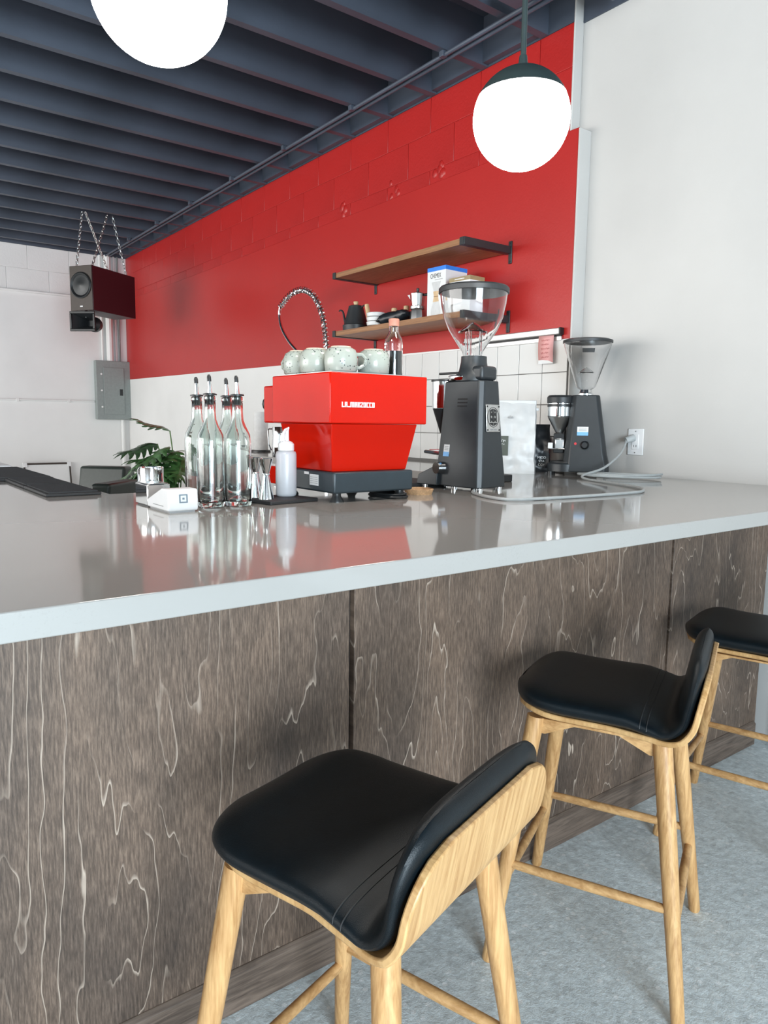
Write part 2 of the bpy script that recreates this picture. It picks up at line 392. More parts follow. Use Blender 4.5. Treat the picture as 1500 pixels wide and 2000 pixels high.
MB().prism([(FARX, 0), (-2.385, 0), (-2.385, 1.727), (FARX, 1.779)], 2.951, 2.9705, 'y').build('plaster_board', M['white'], wall_b)
MB().box(-3.84, -2.387, 2.946, 2.951, 1.06, 1.724).build('grout', M['grout'], wall_b)
for i in range(9):
    for j in range(5):
        z1 = 1.7235-0.1615*j; z0 = max(z1-0.1585, 1.068); x1 = -2.3905-0.1608*i
        if z1-z0 < 0.012: continue
        MB().box(x1-0.1580, x1, 2.940, 2.946, z0, z1).build('tile', M['tile'], wall_b, 0.0015, 1)
# lumps of old mortar left on the painted block course
for x in (-4.42, -3.845, -3.42):
    mb = MB()
    for q in range(7):
        mb.sphere((x+random.uniform(-0.05, 0.05), 2.968, 2.79+random.uniform(-0.06, 0.05)), random.uniform(0.012, 0.028), 8, 6, sc=(1, 0.35, 1.2))
    mb.build('mortar_lump', M['red_block'], wall_b)

# far wall, with a block course on top
wall_f = struct(MB().box(FARX-0.12, FARX-0.012, LEFTY, WHITEY, 0, DECK_Z).build('wall_far', M['white_block']))
MB().box(FARX-0.014, FARX, LEFTY, 2.985, 0, 2.70).build('plaster_board', M['white'], wall_f)
for r_i, (z0, z1) in enumerate([(2.705, 2.96), (2.964, 3.219)]):
    me = MB().box(FARX-0.014, FARX-0.004, 0, 0.44, z0, z1).mesh('block'); me.materials.append(M['white_block'])
    for k in range(7):
        o = link('block', me, wall_f, 0.003); o.location.y = 2.54-0.2215*(r_i % 2)-0.4435*k
MB().box(FARX-0.02, FARX, LEFTY, 2.985, CEIL_Z, DECK_Z).build('dark_band', M['ceil'], wall_f)

# street side and left side: storefront glazing out of the picture that lets the daylight in
def storefront(name, horizontal, at, spans, lo, hi, sill, head):
    mb = MB()
    def bx(a, b, z0, z1, t=0.06):
        if horizontal: mb.box(a, b, at-t, at+t, z0, z1)
        else: mb.box(at-t, at+t, a, b, z0, z1)
    edges = [lo]+[e for s in spans for e in s]+[hi]
    for i in range(0, len(edges), 2): bx(edges[i], edges[i+1], 0, DECK_Z)
    for a, b in spans: bx(a, b, 0, sill); bx(a, b, head, DECK_Z)
    w = struct(mb.build(name, M['white']))
    for a, b in spans:
        n = max(1, round((b-a)/1.5)); fm = MB()
        for k in range(n+1):
            c = a+(b-a)*k/n
            if horizontal: fm.box(c-0.03, c+0.03, at-0.05, at+0.05, sill, head)
            else: fm.box(at-0.05, at+0.05, c-0.03, c+0.03, sill, head)
        if horizontal: fm.box(a, b, at-0.05, at+0.05, sill, sill+0.06); fm.box(a, b, at-0.05, at+0.05, head-0.06, head)
        else: fm.box(at-0.05, at+0.05, a, b, sill, sill+0.06); fm.box(at-0.05, at+0.05, a, b, head-0.06, head)
        fm.build('window_frame', M['window_frame'], w)
storefront('wall_front', False, STREETX, [(-2.75, 0.35)], LEFTY, WHITEY, 0.25, 2.85)
storefront('wall_left', True, LEFTY, [(-9.0, -1.4)], FARX, STREETX, 0.3, 3.0)
struct(MB().box(-1.30, STREETX, 3.005, 3.03, 0, 0.20).build('baseboard_right', M['white'], None, 0.004))

# ------------------------------------------------------------------ bar
CT = 1.067
top = MB().prism([(-0.972, -1.2), (-0.972, 3.028), (-2.37, 3.028), (-2.37, 2.938), (-5.4, 2.938), (-5.4, 2.28), (-2.35, 2.28), (-2.35, 0.69), (-5.4, 0.69), (-5.4, -1.2)], CT-0.040, CT, 'z').build('countertop', M['counter'], None, 0.002)
tag(top, 'polished grey stone countertop with a pale blue-grey front edge', 'countertop')
bar = thing('service_bar', 'stained brown plywood bar front under the grey countertop', 'bar', (-1.378, 1.0, 0))
edges = [-1.20, -0.40, 0.945, 2.287, 2.985]
for i in range(4):
    a, b = edges[i]+0.007-1.0, edges[i+1]-0.007-1.0
    MB().box(-0.009, 0.011, a, b, 0.085, CT-0.041).build('panel', mat_panel(i+1), bar, 0.0015)
MB().box(-0.05, -0.0095, -2.2, 1.985, 0.0, CT-0.041).build('backing', M['dark'], bar)
MB().box(-0.009, 0.010, -2.2, 1.98, 0.0, 0.084).build('baseboard', M['base_wood'], bar, 0.002)
MB().prism([(0.0105, 0.0), (0.0105, 0.098), (0.013, 0.098), (0.022, 0.088), (0.022, 0.0)], -2.2, 1.965, 'y').build('skirting', M['base_wood'], bar, 0.002)
inner = thing('back_cabinet', 'white cabinet carrying the counter along the tiled wall', 'cabinet', (-3.9, 2.62, 0))
MB().box(-1.45, 1.5, -0.30, 0.31, 0.08, CT-0.041).build('body', M['white_plastic'], inner, 0.003)
MB().box(-1.45, 1.5, -0.26, 0.31, 0.0, 0.08).build('plinth', M['black'], inner)
side = thing('bar_wing', 'inner base of the bar wing under the rubber mats', 'bar', (-3.9, 0.1, 0))
MB().box(-1.45, 1.545, -1.0, 0.55, 0.0, CT-0.041).build('body', M['base_wood'], side, 0.003)
rear = thing('service_cabinet', 'inner service side cabinet behind the bar front', 'cabinet', (-2.1, 1.6, 0))
MB().box(-0.22, 0.22, -0.9, 1.3, 0.0, CT-0.041).build('body', M['white_plastic'], rear, 0.003)

# ------------------------------------------------------------------ stools
def make_stool():
    t = thing('bar_stool', '', 'stool')
    # profile of the plywood shell (u, z) with half width
    prof = []
    for i in range(16):
        u = -0.205+0.335*i/15
        z = 0.615+0.018*max(0, (-0.06-u)/0.145)**2
        prof.append((u, z))
    cx, cz, R = 0.128, 0.700, 0.085
    for i in range(1, 12):
        a = radians(-90+80*i/11); prof.append((cx+R*cos(a), cz+R*sin(a)))
    u0, z0 = prof[-1]
    for i in range(1, 9):
        q = i/8; prof.append((u0+0.017*q, z0+(0.778-z0)*q))
    n = len(prof)
    arc = [0]
    for i in range(1, n): arc.append(arc[-1]+math.hypot(prof[i][0]-prof[i-1][0], prof[i][1]-prof[i-1][1]))
    T = arc[-1]
    def half(s, w, rf, rb):
        h = w
        if s < rf: h = w-rf*0.95+0.95*sqrt(max(0, rf*rf-(rf-s)**2))
        if T-s < rb: h = min(h, w-rb+sqrt(max(0, rb*rb-(rb-(T-s))**2)))
        return h
    nor = []
    for i in range(n):
        a = prof[max(i-1, 0)]; b = prof[min(i+1, n-1)]; d = Vector((b[0]-a[0], b[1]-a[1])).normalized()
        nor.append((-d.y, d.x))
    def widen(s): return 0.174+0.033*min(1, max(0, (s-0.24)/0.16))
    def padw(s): return 0.196+0.012*min(1, max(0, (s-0.24)/0.16))
    T2 = T+0.026
    # shell: top and bottom sheets joined
    NT = 20; th = 0.013
    sec = []
    for i in range(n):
        w = half(arc[i], widen(arc[i]), 0.11, 0.085); seat = 1 if i < 16 else max(0, 1-(i-15)/6)
        ring = []
        for side in (0, 1):
            for k in range(NT+1):
                tt = -1+2*k/NT
                if side: tt = -tt
                lift = 0.012*abs(tt)**3*seat
                o = th/2*(1 if side == 0 else -1)
                ring.append((prof[i][0]+nor[i][0]*(o), tt*w, prof[i][1]+nor[i][1]*o+lift))
        sec.append(ring)
    MB().rings(sec).build('seat_shell', M['oak_ply'], t, 0.003, 2, 50)
    # upholstered pad lofted over the shell
    def interp(s):
        s = min(max(s, 0), T)
        for i in range(1, n):
            if arc[i] >= s: break
        q = (s-arc[i-1])/(arc[i]-arc[i-1])
        f = lambda A: (A[i-1][0]*(1-q)+A[i][0]*q, A[i-1][1]*(1-q)+A[i][1]*q)
        return f(prof), f(nor)
    sec = []; NS = 64; NR = 40; seam_i = 0
    for i in range(NS+1):
        q = i/NS; s = -0.018+(T2+0.018)*(0.5-0.5*cos(pi*q))*1.0
        (pu, pz), (nu, nz) = interp(s)
        if s < 0: pu += s
        if s > T: pu += (s-T)*0.12; pz += s-T
        f0 = min(1, max(0.0, (s+0.0182)/0.075)); f1 = min(1, max(0.0, (T2-s)/0.022))
        lump = 0.060-0.020*min(1, max(0, (s-0.27)/0.12))
        hb = lump*sqrt(max(0.004, 1-(1-f0)**2.2)); h = hb*sqrt(max(0.0004, 1-(1-f1)**2))
        w = half(max(s+0.018, 0.0005), padw(max(s, 0)), 0.125, 0.0)
        if T2-s < 0.085: w -= 0.085-sqrt(max(0, 0.085**2-(0.085-(T2-s))**2))
        w *= sqrt(max(0.02, 1-(1-f0)**3)) if f0 < 1 else 1
        seat = max(0, min(1, (0.36-s)/0.08))
        ring = []
        for k in range(NR):
            a = 2*pi*k/NR; c_, s_ = cos(a), sin(a)
            x = math.copysign(abs(c_)**(0.55 if s_ > 0 else 0.32), c_); y = math.copysign(abs(s_)**0.75, s_)
            off = 0.0062+hb*0.5+h*0.5*y
            if y > 0: off -= 0.010*(abs(x)**4)*0.5
            lift = 0.012*abs(x)**3*seat
            ring.append((pu+nu*off, x*w, pz+nz*off+lift))
        sec.append(ring)
        if s < 0.318: seam_i = i
    pad = MB().rings(sec).build('seat_cushion', M['leather'], t, 0, 2, 60)
    for d in (0, 1):
        ring = sec[seam_i+d]; up = [Vector(p) for k, p in enumerate(ring) if k <= NR//2]
        MB().tube([p+Vector((-0.0002, 0, 0.0004)) for p in up], 0.0012, 5).build('seam', M['seam'], pad)
    fu, fv, tu, tv = 0.218, 0.220, 0.139, 0.136
    def leg(su, sv, z): q = z/0.64; return Vector((su*(fu+(tu-fu)*q), sv*(fv+(tv-fv)*q), z))
    for su in (-1, 1):
        for sv in (-1, 1):
            pts = [leg(su, sv, z) for z in (0.0, 0.006, 0.1, 0.35, 0.611)]
            MB().tube(pts, [0.0125, 0.0148, 0.0158, 0.0192, 0.0212], 20).build('leg', M['oak_leg'], t)
    for sv in (-1, 1):
        a, b = leg(-1, sv, 0.246), leg(1, sv, 0.246)
        d = (b-a).normalized()
        o = MB().tube([a+d*0.008, a+d*0.04, (a+b)/2, b-d*0.04, b-d*0.008], [0.0095, 0.0105, 0.0115, 0.0105, 0.0095], 14).build('rung', M['oak_rung'], t)
    for su in (-1, 1):
        a, b = leg(su, -1, 0.200), leg(su, 1, 0.200)
        d = (b-a).normalized()
        MB().tube([a+d*0.008, a+d*0.04, (a+b)/2, b-d*0.04, b-d*0.008], [0.0095, 0.0105, 0.0115, 0.0105, 0.0095], 14).build('rung', M['oak_rung'], t)
    for sv in (-1, 1):
        y = sv*tv
        MB().prism([(-0.145, 0.609), (0.145, 0.609), (0.145, 0.572), (0.118, 0.572), (0.05, 0.603), (-0.05, 0.603), (-0.118, 0.572), (-0.145, 0.572)], y-0.011, y+0.011, 'y').build('apron', M['oak_rung'], t, 0.001)
    for su in (-1, 1):
        x = su*tu
        MB().prism([(-0.13, 0.609), (0.13, 0.609), (0.13, 0.572), (0.105, 0.572), (0.05, 0.603), (-0.05, 0.603), (-0.105, 0.572), (-0.13, 0.572)], x-0.011, x+0.011, 'x').build('apron', M['oak_rung'], t, 0.001)
    return t
stool = make_stool()
poses = [(-0.893, 0.643, 17.6, 'nearest oak bar stool, its plywood back turned to the viewer'),
         (-1.040, 1.492, 25.7, 'middle oak bar stool with black seat, between two other stools'),
         (-1.060, 2.303, 15.9, 'farthest oak bar stool by the white wall, half out of view')]
for i, (x, y, a, lab) in enumerate(poses):
    s = stool if i == 0 else copy_tree(stool)
    s.location = (x, y, 0); s.rotation_euler = (0, 0, radians(a)); tag(s, lab, 'stool', 'oak stools with black seats at the bar')

# ------------------------------------------------------------------ pendant lamps
def pendant(label, x, y, z, r):
    t = thing('pendant_lamp', label, 'lamp', (x, y, z), 0, 'globe pendants over the bar')
    cut = radians(65)
    MB().sphere((0,0,0), r, 40, 22, cut, pi).build('globe', M['globe'], t, ang=80)
    MB().sphere((0,0,0), r*1.006, 40, 10, 0.0, cut*1.0).build('cap', M['cap'], t, ang=80)
    MB().cyl((0,0,r*0.99), (0,0,r+0.03), 0.014, 0.010).build('collar', M['cap'], t)
    MB().cyl((0,0,r+0.02), (0,0,DECK_Z-z), 0.0052).build('stem', M['cap'], t)
    MB().cyl((0,0,r+0.02), (0,0,r+0.36), 0.0075).build('sleeve', M['cap'], t)
    MB().cyl((0,0,DECK_Z-z-0.03), (0,0,DECK_Z-z), 0.06).build('canopy', M['cap'], t)
    return t
pendant('lit globe pendant with a dark cap, hanging before the red wall', -1.403, 1.498, 2.098, 0.126)
pendant('larger lit globe cut off by the top of the picture', -1.438, 0.543, 2.105, 0.126)

# ------------------------------------------------------------------ conduits and ceiling pipes
def pipe(name, label, cat, pts, r, m, clamps=()):
    o = thing(name, label, cat, pts[0])
    P0 = Vector(pts[0])
    MB().tube([Vector(p)-P0 for p in pts], r, 10).build('tube', m, o)
    for c in clamps:
        MB().box(*[v for k in range(3) for v in (c[k]-P0[k]-0.016, c[k]-P0[k]+0.016)]).build('clamp', m, o, 0.002)
    return o
jx = [-3.06-0.4205*k for k in range(0, 14, 2)]
pipe('conduit', 'upper black conduit under the ceiling joists beside the red wall', 'pipe', [(-1.2, 2.66, 3.203), (-9.05, 2.70, 3.203)], 0.011, M['ceil'], [(x, 2.666, 3.208) for x in jx])
pipe('conduit', 'second black conduit running nearest the red wall under the joists', 'pipe', [(-1.2, 2.70, 3.203), (-9.05, 2.74, 3.203)], 0.011, M['ceil'])
jb = thing('junction_box', 'black electrical junction box under the ceiling by the pendant stem', 'box', (-2.42, 2.53, CEIL_Z-0.06))
MB().box(-0.06, 0.06, -0.06, 0.06, 0, 0.06).build('body', M['ceil'], jb, 0.004)
MB().tube([(0.06, 0, 0.03), (0.2, 0.0, 0.03), (0.38, 0.03, 0.03), (0.6, 0.03, 0.03)], 0.012, 8).build('elbow', M['ceil'], jb)
pipe('wall_conduit', 'white conduit along the far wall leading to the grey panel', 'pipe', [(FARX+0.012, -1.5, 1.495), (FARX+0.012, 2.54, 1.505)], 0.012, M['white'], [(FARX+0.01, 1.7, 1.5), (FARX+0.01, 2.25, 1.5)])
pipe('wall_conduit', 'white conduit high on the far wall under the blocks', 'pipe', [(FARX+0.015, -1.5, 2.70), (FARX+0.015, 2.36, 2.715)], 0.014, M['white'])
pipe('riser', 'thick white riser pipe above the grey electrical panel', 'pipe', [(FARX+0.045, 2.735, 1.99), (FARX+0.045, 2.735, 3.22)], 0.040, M['white'])
pipe('riser', 'thin white riser left of the thick pipe in the corner', 'pipe', [(FARX+0.02, 2.655, 1.99), (FARX+0.02, 2.655, 3.22)], 0.012, M['white'])
pipe('riser', 'thin white riser right of the thick pipe in the corner', 'pipe', [(FARX+0.02, 2.815, 1.99), (FARX+0.02, 2.815, 3.22)], 0.012, M['white'])
pipe('riser', 'thin grey riser nearest the red wall in the corner', 'pipe', [(FARX+0.02, 2.86, 1.99), (FARX+0.02, 2.86, 3.22)], 0.012, M['panel_grey'])
pipe('riser', 'white riser dropping from the grey panel to the floor', 'pipe', [(FARX+0.02, 2.87, 0.0), (FARX+0.02, 2.87, 1.29)], 0.022, M['white'])
ep = thing('electrical_panel', 'grey electrical panel on the far wall beside the red corner', 'panel', (FARX+0.002, 2.755, 1.29))
MB().box(0, 0.09, -0.205, 0.205, 0, 0.70).build('cover', M['panel_grey'], ep, 0.006)
dr = MB().box(0.091, 0.099, -0.12, 0.12, 0.06, 0.62).build('door', M['panel_grey'], ep, 0.003)
MB().box(0.0995, 0.105, 0.065, 0.10, 0.29, 0.365).build('latch', M['black'], dr, 0.002)
for z in (0.15, 0.345, 0.54): MB().cyl((0.091, -0.145, z), (0.096, -0.145, z), 0.011).build('screw', M['white'], ep)

# ------------------------------------------------------------------ hanging speaker
SP = (-7.32, 2.156, 2.285); SA = radians(303.7)
sp = thing('loudspeaker', 'maroon loudspeaker box hung on chains near the far corner', 'speaker', SP, SA)
MB().box(-0.30, 0.295, -0.125, 0.125, 0, 0.40).build('cabinet', M['maroon'], sp, 0.004)
fr = MB().box(0.296, 0.305, -0.125, 0.125, 0, 0.40).build('baffle', M['brown_face'], sp, 0.003)
MB().lathe([(0.105, 0.3055), (0.118, 0.312), (0.108, 0.318), (0.098, 0.312), (0.09, 0.3058)], 36, (0, 0, 0.225), axis='x', cap0=False, cap1=False).build('woofer_surround', M['black'], fr)
MB().lathe([(0.096, 0.3062), (0.05, 0.3066), (0.03, 0.314), (0.002, 0.318)], 36, (0, 0, 0.225), axis='x', cap0=False).build('woofer_cone', M['cone'], fr)
MB().box(0.3055, 0.308, -0.015, 0.015, 0.032, 0.042).build('badge', M['white_plastic'], fr)
sw = math.atan2
hn = thing('horn_speaker', 'black horn tweeter slung beneath the maroon loudspeaker', 'speaker', (SP[0]+0.555*0.25, SP[1]-0.832*0.25, SP[2]), SA+radians(14))
rs = []
for x, w, h in [(-0.14, 0.03, 0.03), (-0.05, 0.035, 0.03), (0.0, 0.06, 0.045), (0.05, 0.09, 0.065), (0.07, 0.105, 0.075)]:
    rs.append([(x, -w, -0.10-h), (x, w, -0.10-h), (x, w, -0.10+h), (x, -w, -0.10+h)])
MB().rings(rs, True, True, False, False).build('flare', M['matte_black'], hn)
MB().prism([(-0.118, -0.185), (0.118, -0.185), (0.118, -0.015), (-0.118, -0.015)], 0.066, 0.074, 'x')
rim = MB()
rim.box(0.066, 0.082, -0.12, 0.12, -0.19, -0.168); rim.box(0.066, 0.082, -0.12, 0.12, -0.032, -0.010); rim.box(0.066, 0.082, -0.12, -0.10, -0.168, -0.032); rim.box(0.066, 0.082, 0.10, 0.12, -0.168, -0.032)
rim.build('rim', M['black'], hn, 0.004)
MB().lathe([(0.06, -0.20), (0.07, -0.17), (0.07, -0.13), (0.04, -0.10)], 20, (0, 0, -0.10), axis='x').build('driver', M['black'], hn)
MB().cyl((0.0, 0, -0.06), (0, 0, 0.0), 0.012).build('bracket', M['black'], hn)
def local2world(x, y, z): return Vector((SP[0]+x*cos(SA)-y*sin(SA), SP[1]+x*sin(SA)+y*cos(SA), SP[2]+z))
chains = [((0.25, -0.09, 0.40), (-7.36, 1.996, 3.225), 'steel chain at the left end of the hanging speaker'),
          ((-0.20, -0.09, 0.40), (-7.36, 2.02, 3.225), 'steel chain crossing over from the left hook to the speaker rear'),
          ((0.25, 0.09, 0.40), (-7.36, 2.223, 3.225), 'steel chain crossing under to the speaker front right corner'),
          ((-0.20, 0.10, 0.40), (-7.36, 2.27, 3.225), 'steel chain at the right end of the hanging speaker')]
for a, b, lab in chains:
    A = local2world(*a)+Vector((0, 0, 0.006)); B = Vector(b); d = B-A; n = int(d.length/0.030); dn = d.normalized()
    s1 = dn.cross(Vector((0, 0, 1)) if abs(dn.z) < 0.98 else Vector((1, 0, 0))).normalized(); s2 = dn.cross(s1)
    mb = MB()
    for k in range(n):
        c = dn*(0.030*(k+0.5)); s = s1 if k % 2 else s2
        mb.tube([c+dn*0.019*cos(q*pi/4)+s*0.0105*sin(q*pi/4) for q in range(8)], 0.0036, 5, closed=True)
    o = mb.build('chain', M['zinc']); o.location = A; tag(o, lab, 'chain')

# ------------------------------------------------------------------ espresso machine
em = thing('espresso_machine', 'glossy red espresso machine on a slate base with cups on top', 'coffee machine', (-1.91, 1.30, CT))
up = MB().box(-0.167, 0.169, -0.178, 0.180, 0.231, 0.376).build('upper_housing', M['mach_red'], em, 0.004, 3)
MB().hexa([(-0.12, -0.138, 0.090), (0.121, -0.138, 0.090), (0.121, 0.138, 0.090), (-0.12, 0.138, 0.090)],
          [(-0.15, -0.159, 0.2305), (0.149, -0.159, 0.2305), (0.149, 0.159, 0.2305), (-0.15, 0.159, 0.2305)]).build('lower_housing', M['mach_red'], em, 0.003, 3)
base = MB().box(-0.20, 0.146, -0.148, 0.148, 0.027, 0.0895).build('base', M['slate'], em, 0.006, 3)
MB().box(-0.28, -0.168, -0.150, 0.150, 0.229, 0.350).build('group_cover', M['mach_red'], em, 0.006, 3)
MB().box(-0.30, -0.20, -0.145, 0.145, 0.030, 0.088).build('drip_tray', M['mach_red'], em, 0.004)
MB().lathe([(0.012, 0.0), (0.026, 0.004), (0.026, 0.022), (0.02, 0.03)], 12, (-0.312, -0.115, 0.292), axis='x').build('steam_knob', M['black'], em)
MB().cyl((-0.26, 0.0, 0.16), (-0.26, 0.0, 0.229), 0.035).build('group_head', M['chrome'], em)
MB().box(-0.155, 0.157, -0.165, 0.168, 0.3765, 0.379).build('cup_tray', M['steel'], em)
for x in (-0.15, 0.115):
    for y in (-0.118, 0.118):
        MB().lathe([(0.022, 0), (0.022, 0.004), (0.013, 0.017), (0.013, 0.0268)], 18, (x, y, 0)).build('foot', M['black'], em)
lab = MB().box(0.012, 0.062, -0.1488, -0.1481, 0.045, 0.078).build('rating_label', M['card'], base)
for k in range(4): MB().box(0.016, 0.058, -0.1492, -0.1489, 0.051+k*0.006, 0.0525+k*0.006).build('print_line', M['grey_ink'], lab)
MB().box(-0.02, 0.006, -0.1488, -0.1481, 0.076, 0.084).build('serial_label', M['card'], base)
# logo in square connected letters on the back plate
LET = {'L': ['#..', '#..', '#..', '#..', '###'], 'A': ['###', '#.#', '###', '#.#', '#.#'], 'M': ['#####', '#.#.#', '#.#.#', '#.#.#', '#.#.#'],
       'R': ['###', '#.#', '##.', '#.#', '#.#'], 'Z': ['###', '..#', '.#.', '#..', '###'], 'O': ['###', '#.#', '#.#', '#.#', '###'], 'C': ['###', '#..', '#..', '#..', '###'], ' ': ['...']+['...']*3+['###']}
mb = MB(); cur = 0; px = 0.00268
for ch in 'LA MARZOCCO':
    g = LET[ch]
    for r_, row in enumerate(g):
        for c_, q in enumerate(row):
            if q == '#': mb.box(0.1692, 0.1712, -0.138+(cur+c_)*px, -0.138+(cur+c_+1.02)*px, 0.293-(r_+1.02)*px*1.12, 0.293-r_*px*1.12)
    cur += len(g[0])+(0.85 if ch != ' ' else 0.2)
mb.build('logo', M['white_plastic'], up)
cc = MB()
for q in range(2): cc.tube([(0.075*cos(a*pi/12)*(1-0.12*q), 0.05*sin(a*pi/12), 0.006+0.007*q) for a in range(24)], 0.004, 6, closed=True)
o = cc.build('power_cord', M['black']); o.location = (-1.83, 1.40, CT); tag(o, 'black cord coiled on the counter under the red machine', 'cord')

def cup(label, x, y, rot):
    t = thing('mug', label, 'mug', (x, y, CT+0.379), rot, 'speckled mugs upside down on the espresso machine')
    MB().lathe([(0.041, 0.0), (0.0465, 0.004), (0.0485, 0.03), (0.0475, 0.052), (0.043, 0.064), (0.034, 0.070), (0.030, 0.0715)], 32).build('body', M['cup'], t, ang=60)
    MB().lathe([(0.029, 0.0715), (0.029, 0.074), (0.024, 0.074), (0.023, 0.0718)], 28, cap0=False).build('foot_ring', M['cup_rim'], t)
    MB().tube([(0.044, 0, 0.052), (0.062, 0, 0.052), (0.073, 0, 0.04), (0.070, 0, 0.024), (0.055, 0, 0.014), (0.044, 0, 0.014)], 0.0058, 8).build('handle', M['cup'], t)
    return t
cup('speckled mug at the left end of the row on the machine', -2.002, 1.176, radians(195))
cup('speckled mug second from the left on the red machine', -1.900, 1.174, radians(100))
cup('large speckled mug over the front corner of the red machine', -1.797, 1.196, radians(55))
cup('speckled mug nearest the dark syrup bottle', -1.800, 1.316, radians(120))
sb = thing('syrup_bottle', 'small glass bottle of dark syrup with a terracotta stopper', 'bottle', (-1.852, 1.432, CT+0.379))
pr = [(0.024, 0), (0.029, 0.004), (0.0295, 0.105), (0.027, 0.118), (0.017, 0.137), (0.0155, 0.143), (0.0155, 0.160)]
inn = [(r-0.002, max(z, 0.003)) for r, z in pr]
MB().lathe(pr+inn[::-1], 28, cap0=False, cap1=False, loop=True).build('glass', M['glass'], sb, ang=50)
MB().lathe([(r-0.0026, max(z, 0.0036)) for r, z in pr[:2]]+[(0.0269, 0.08)], 28).build('syrup', M['coffee'], sb)
MB().lathe([(0.0165, 0.157), (0.0165, 0.171), (0.0172, 0.173), (0.0172, 0.178), (0.015, 0.180)], 20).build('stopper', M['cork_cap'], sb)
lb = MB(); 
for k, (a0, a1, z) in enumerate([(-2.3, -1.5, 0.098), (-2.3, -1.6, 0.088), (-2.2, -1.7, 0.050), (-2.2, -1.6, 0.042), (-2.2, -1.8, 0.03)]):
    n = 8
    lb.rings([[(0.0299*cos(a0+(a1-a0)*i/n), 0.0299*sin(a0+(a1-a0)*i/n), z+dz) for i in range(n+1)] for dz in (0, 0.006)], False, False, False)
lb.build('print', M['white_plastic'], sb)

# ------------------------------------------------------------------ grinders
def section(cx, hx, hy, z, ch):
    """octagonal cross-section: half sizes hx, hy and corner chamfer ch"""
    return [(cx+x, y, z) for x, y in [(-hx+ch, -hy), (hx-ch*0.6, -hy), (hx, -hy+ch*0.6), (hx, hy-ch*0.6), (hx-ch*0.6, hy), (-hx+ch, hy), (-hx, hy-ch), (-hx, -hy+ch)]]
def section1(hx, hy, z, c):
    """body of the tall grinder: long front facets, small rear chamfers"""
    return [(x, y, z) for x, y in [(-0.17*hx, -hy), (hx-c, -hy), (hx, -hy+c), (hx, hy-c), (hx-c, hy), (-0.17*hx, hy), (-hx, hy*0.70), (-hx, -hy*0.70)]]
g1 = thing('coffee_grinder', 'tall black coffee grinder with a large clear hopper, beside the red machine', 'coffee grinder', (-1.905, 1.825, CT), radians(9))
secs = [section1(0.110, 0.083, 0.012, 0.016), section1(0.108, 0.080, 0.06, 0.016), section1(0.100, 0.071, 0.16, 0.016), section1(0.094, 0.064, 0.26, 0.016), section1(0.088, 0.055, 0.384, 0.016)]
body = MB().rings(secs, smooth=False).build('body', M['charcoal'], g1, 0.004, 2)
MB().hexa([(-0.185, -0.078, 0.012), (-0.085, -0.080, 0.012), (-0.085, 0.080, 0.012), (-0.185, 0.078, 0.012)],
          [(-0.180, -0.072, 0.048), (-0.085, -0.079, 0.088), (-0.085, 0.079, 0.088), (-0.180, 0.072, 0.048)]).build('nose', M['charcoal'], g1, 0.003)
fl = []
for i in range(8):
    a = i/7; fl.append((-0.085-0.093*(1-sin(a*pi/2))**1.0, 0.048+0.115*(1-cos(a*pi/2))))
MB().prism(fl+[(-0.080, 0.163), (-0.080, 0.048)], -0.035, 0.072, 'y').build('flare', M['charcoal'], g1)
for x in (-0.16, -0.02, 0.09):
    for y in (-0.058, 0.058): MB().cyl((x, y, 0), (x, y, 0.012), 0.012).build('foot', M['chrome'], g1)
col = MB().lathe([(0.062, 0.384), (0.062, 0.405), (0.052, 0.42), (0.046, 0.45), (0.045, 0.470)], 28, (0.008, 0, 0)).build('collar', M['charcoal'], g1)
MB().lathe([(0.066, 0.386), (0.068, 0.392), (0.068, 0.400), (0.064, 0.404)], 32, (-0.02, 0, 0)).build('adjustment_ring', M['chrome'], g1)
MB().box(-0.115, -0.02, -0.045, -0.035, 0.408, 0.416).build('adjustment_lever', M['black'], g1, 0.003)
MB().box(0.03, 0.080, -0.045, 0.045, 0.385, 0.435).build('rear_cap', M['charcoal'], g1, 0.012, 3)
hop = [(0.0335, 0.470), (0.037, 0.486), (0.060, 0.522), (0.086, 0.562), (0.104, 0.604), (0.114, 0.65), (0.1185, 0.688)]
inn = [(r-0.0028, z) for r, z in hop]
MB().lathe(hop+inn[::-1], 40, cap0=False, cap1=False, loop=True).build('hopper', M['clear_plastic'], g1, ang=60)
MB().lathe([(0.117, 0.686), (0.1235, 0.687), (0.1235, 0.702), (0.118, 0.708), (0.03, 0.712)], 40).build('lid', M['matte_black'], g1)
hat = [(0.052, 0.556), (0.02, 0.580), (0.003, 0.590)]
MB().lathe(hat+[(r-0.001, z-0.003) for r, z in hat[::-1]], 24, cap0=False, cap1=False).build('bean_guard', M['clear_plastic'], g1)
for a in (0.4, 2.5, 4.6): MB().cyl((0.028*cos(a), 0.028*sin(a), 0.475), (0.030*cos(a), 0.030*sin(a), 0.562), 0.005, None, 8).build('guard_post', M['clear_plastic'], g1)
MB().cyl((-0.122, 0.0, 0.29), (-0.122, 0.0, 0.385), 0.045, 0.047, 24).build('doser_barrel', M['chrome'], g1)
MB().cyl((-0.122, 0.0, 0.386), (-0.122, 0.0, 0.392), 0.05, 0.05, 24).build('doser_lid', M['black'], g1)
MB().cyl((-0.122, 0.0, 0.20), (-0.122, 0.0, 0.289), 0.014, 0.043, 20).build('chute', M['black'], g1)
MB().tube([(-0.10, -0.04, 0.125), (-0.17, -0.045, 0.13), (-0.185, 0.0, 0.13), (-0.17, 0.045, 0.13), (-0.10, 0.04, 0.125)], 0.007, 8).build('portafilter_fork', M['chrome'], g1)
MB().box(-0.118, -0.10, -0.012, 0.012, 0.13, 0.19).build('micro_switch', M['black'], g1, 0.003)
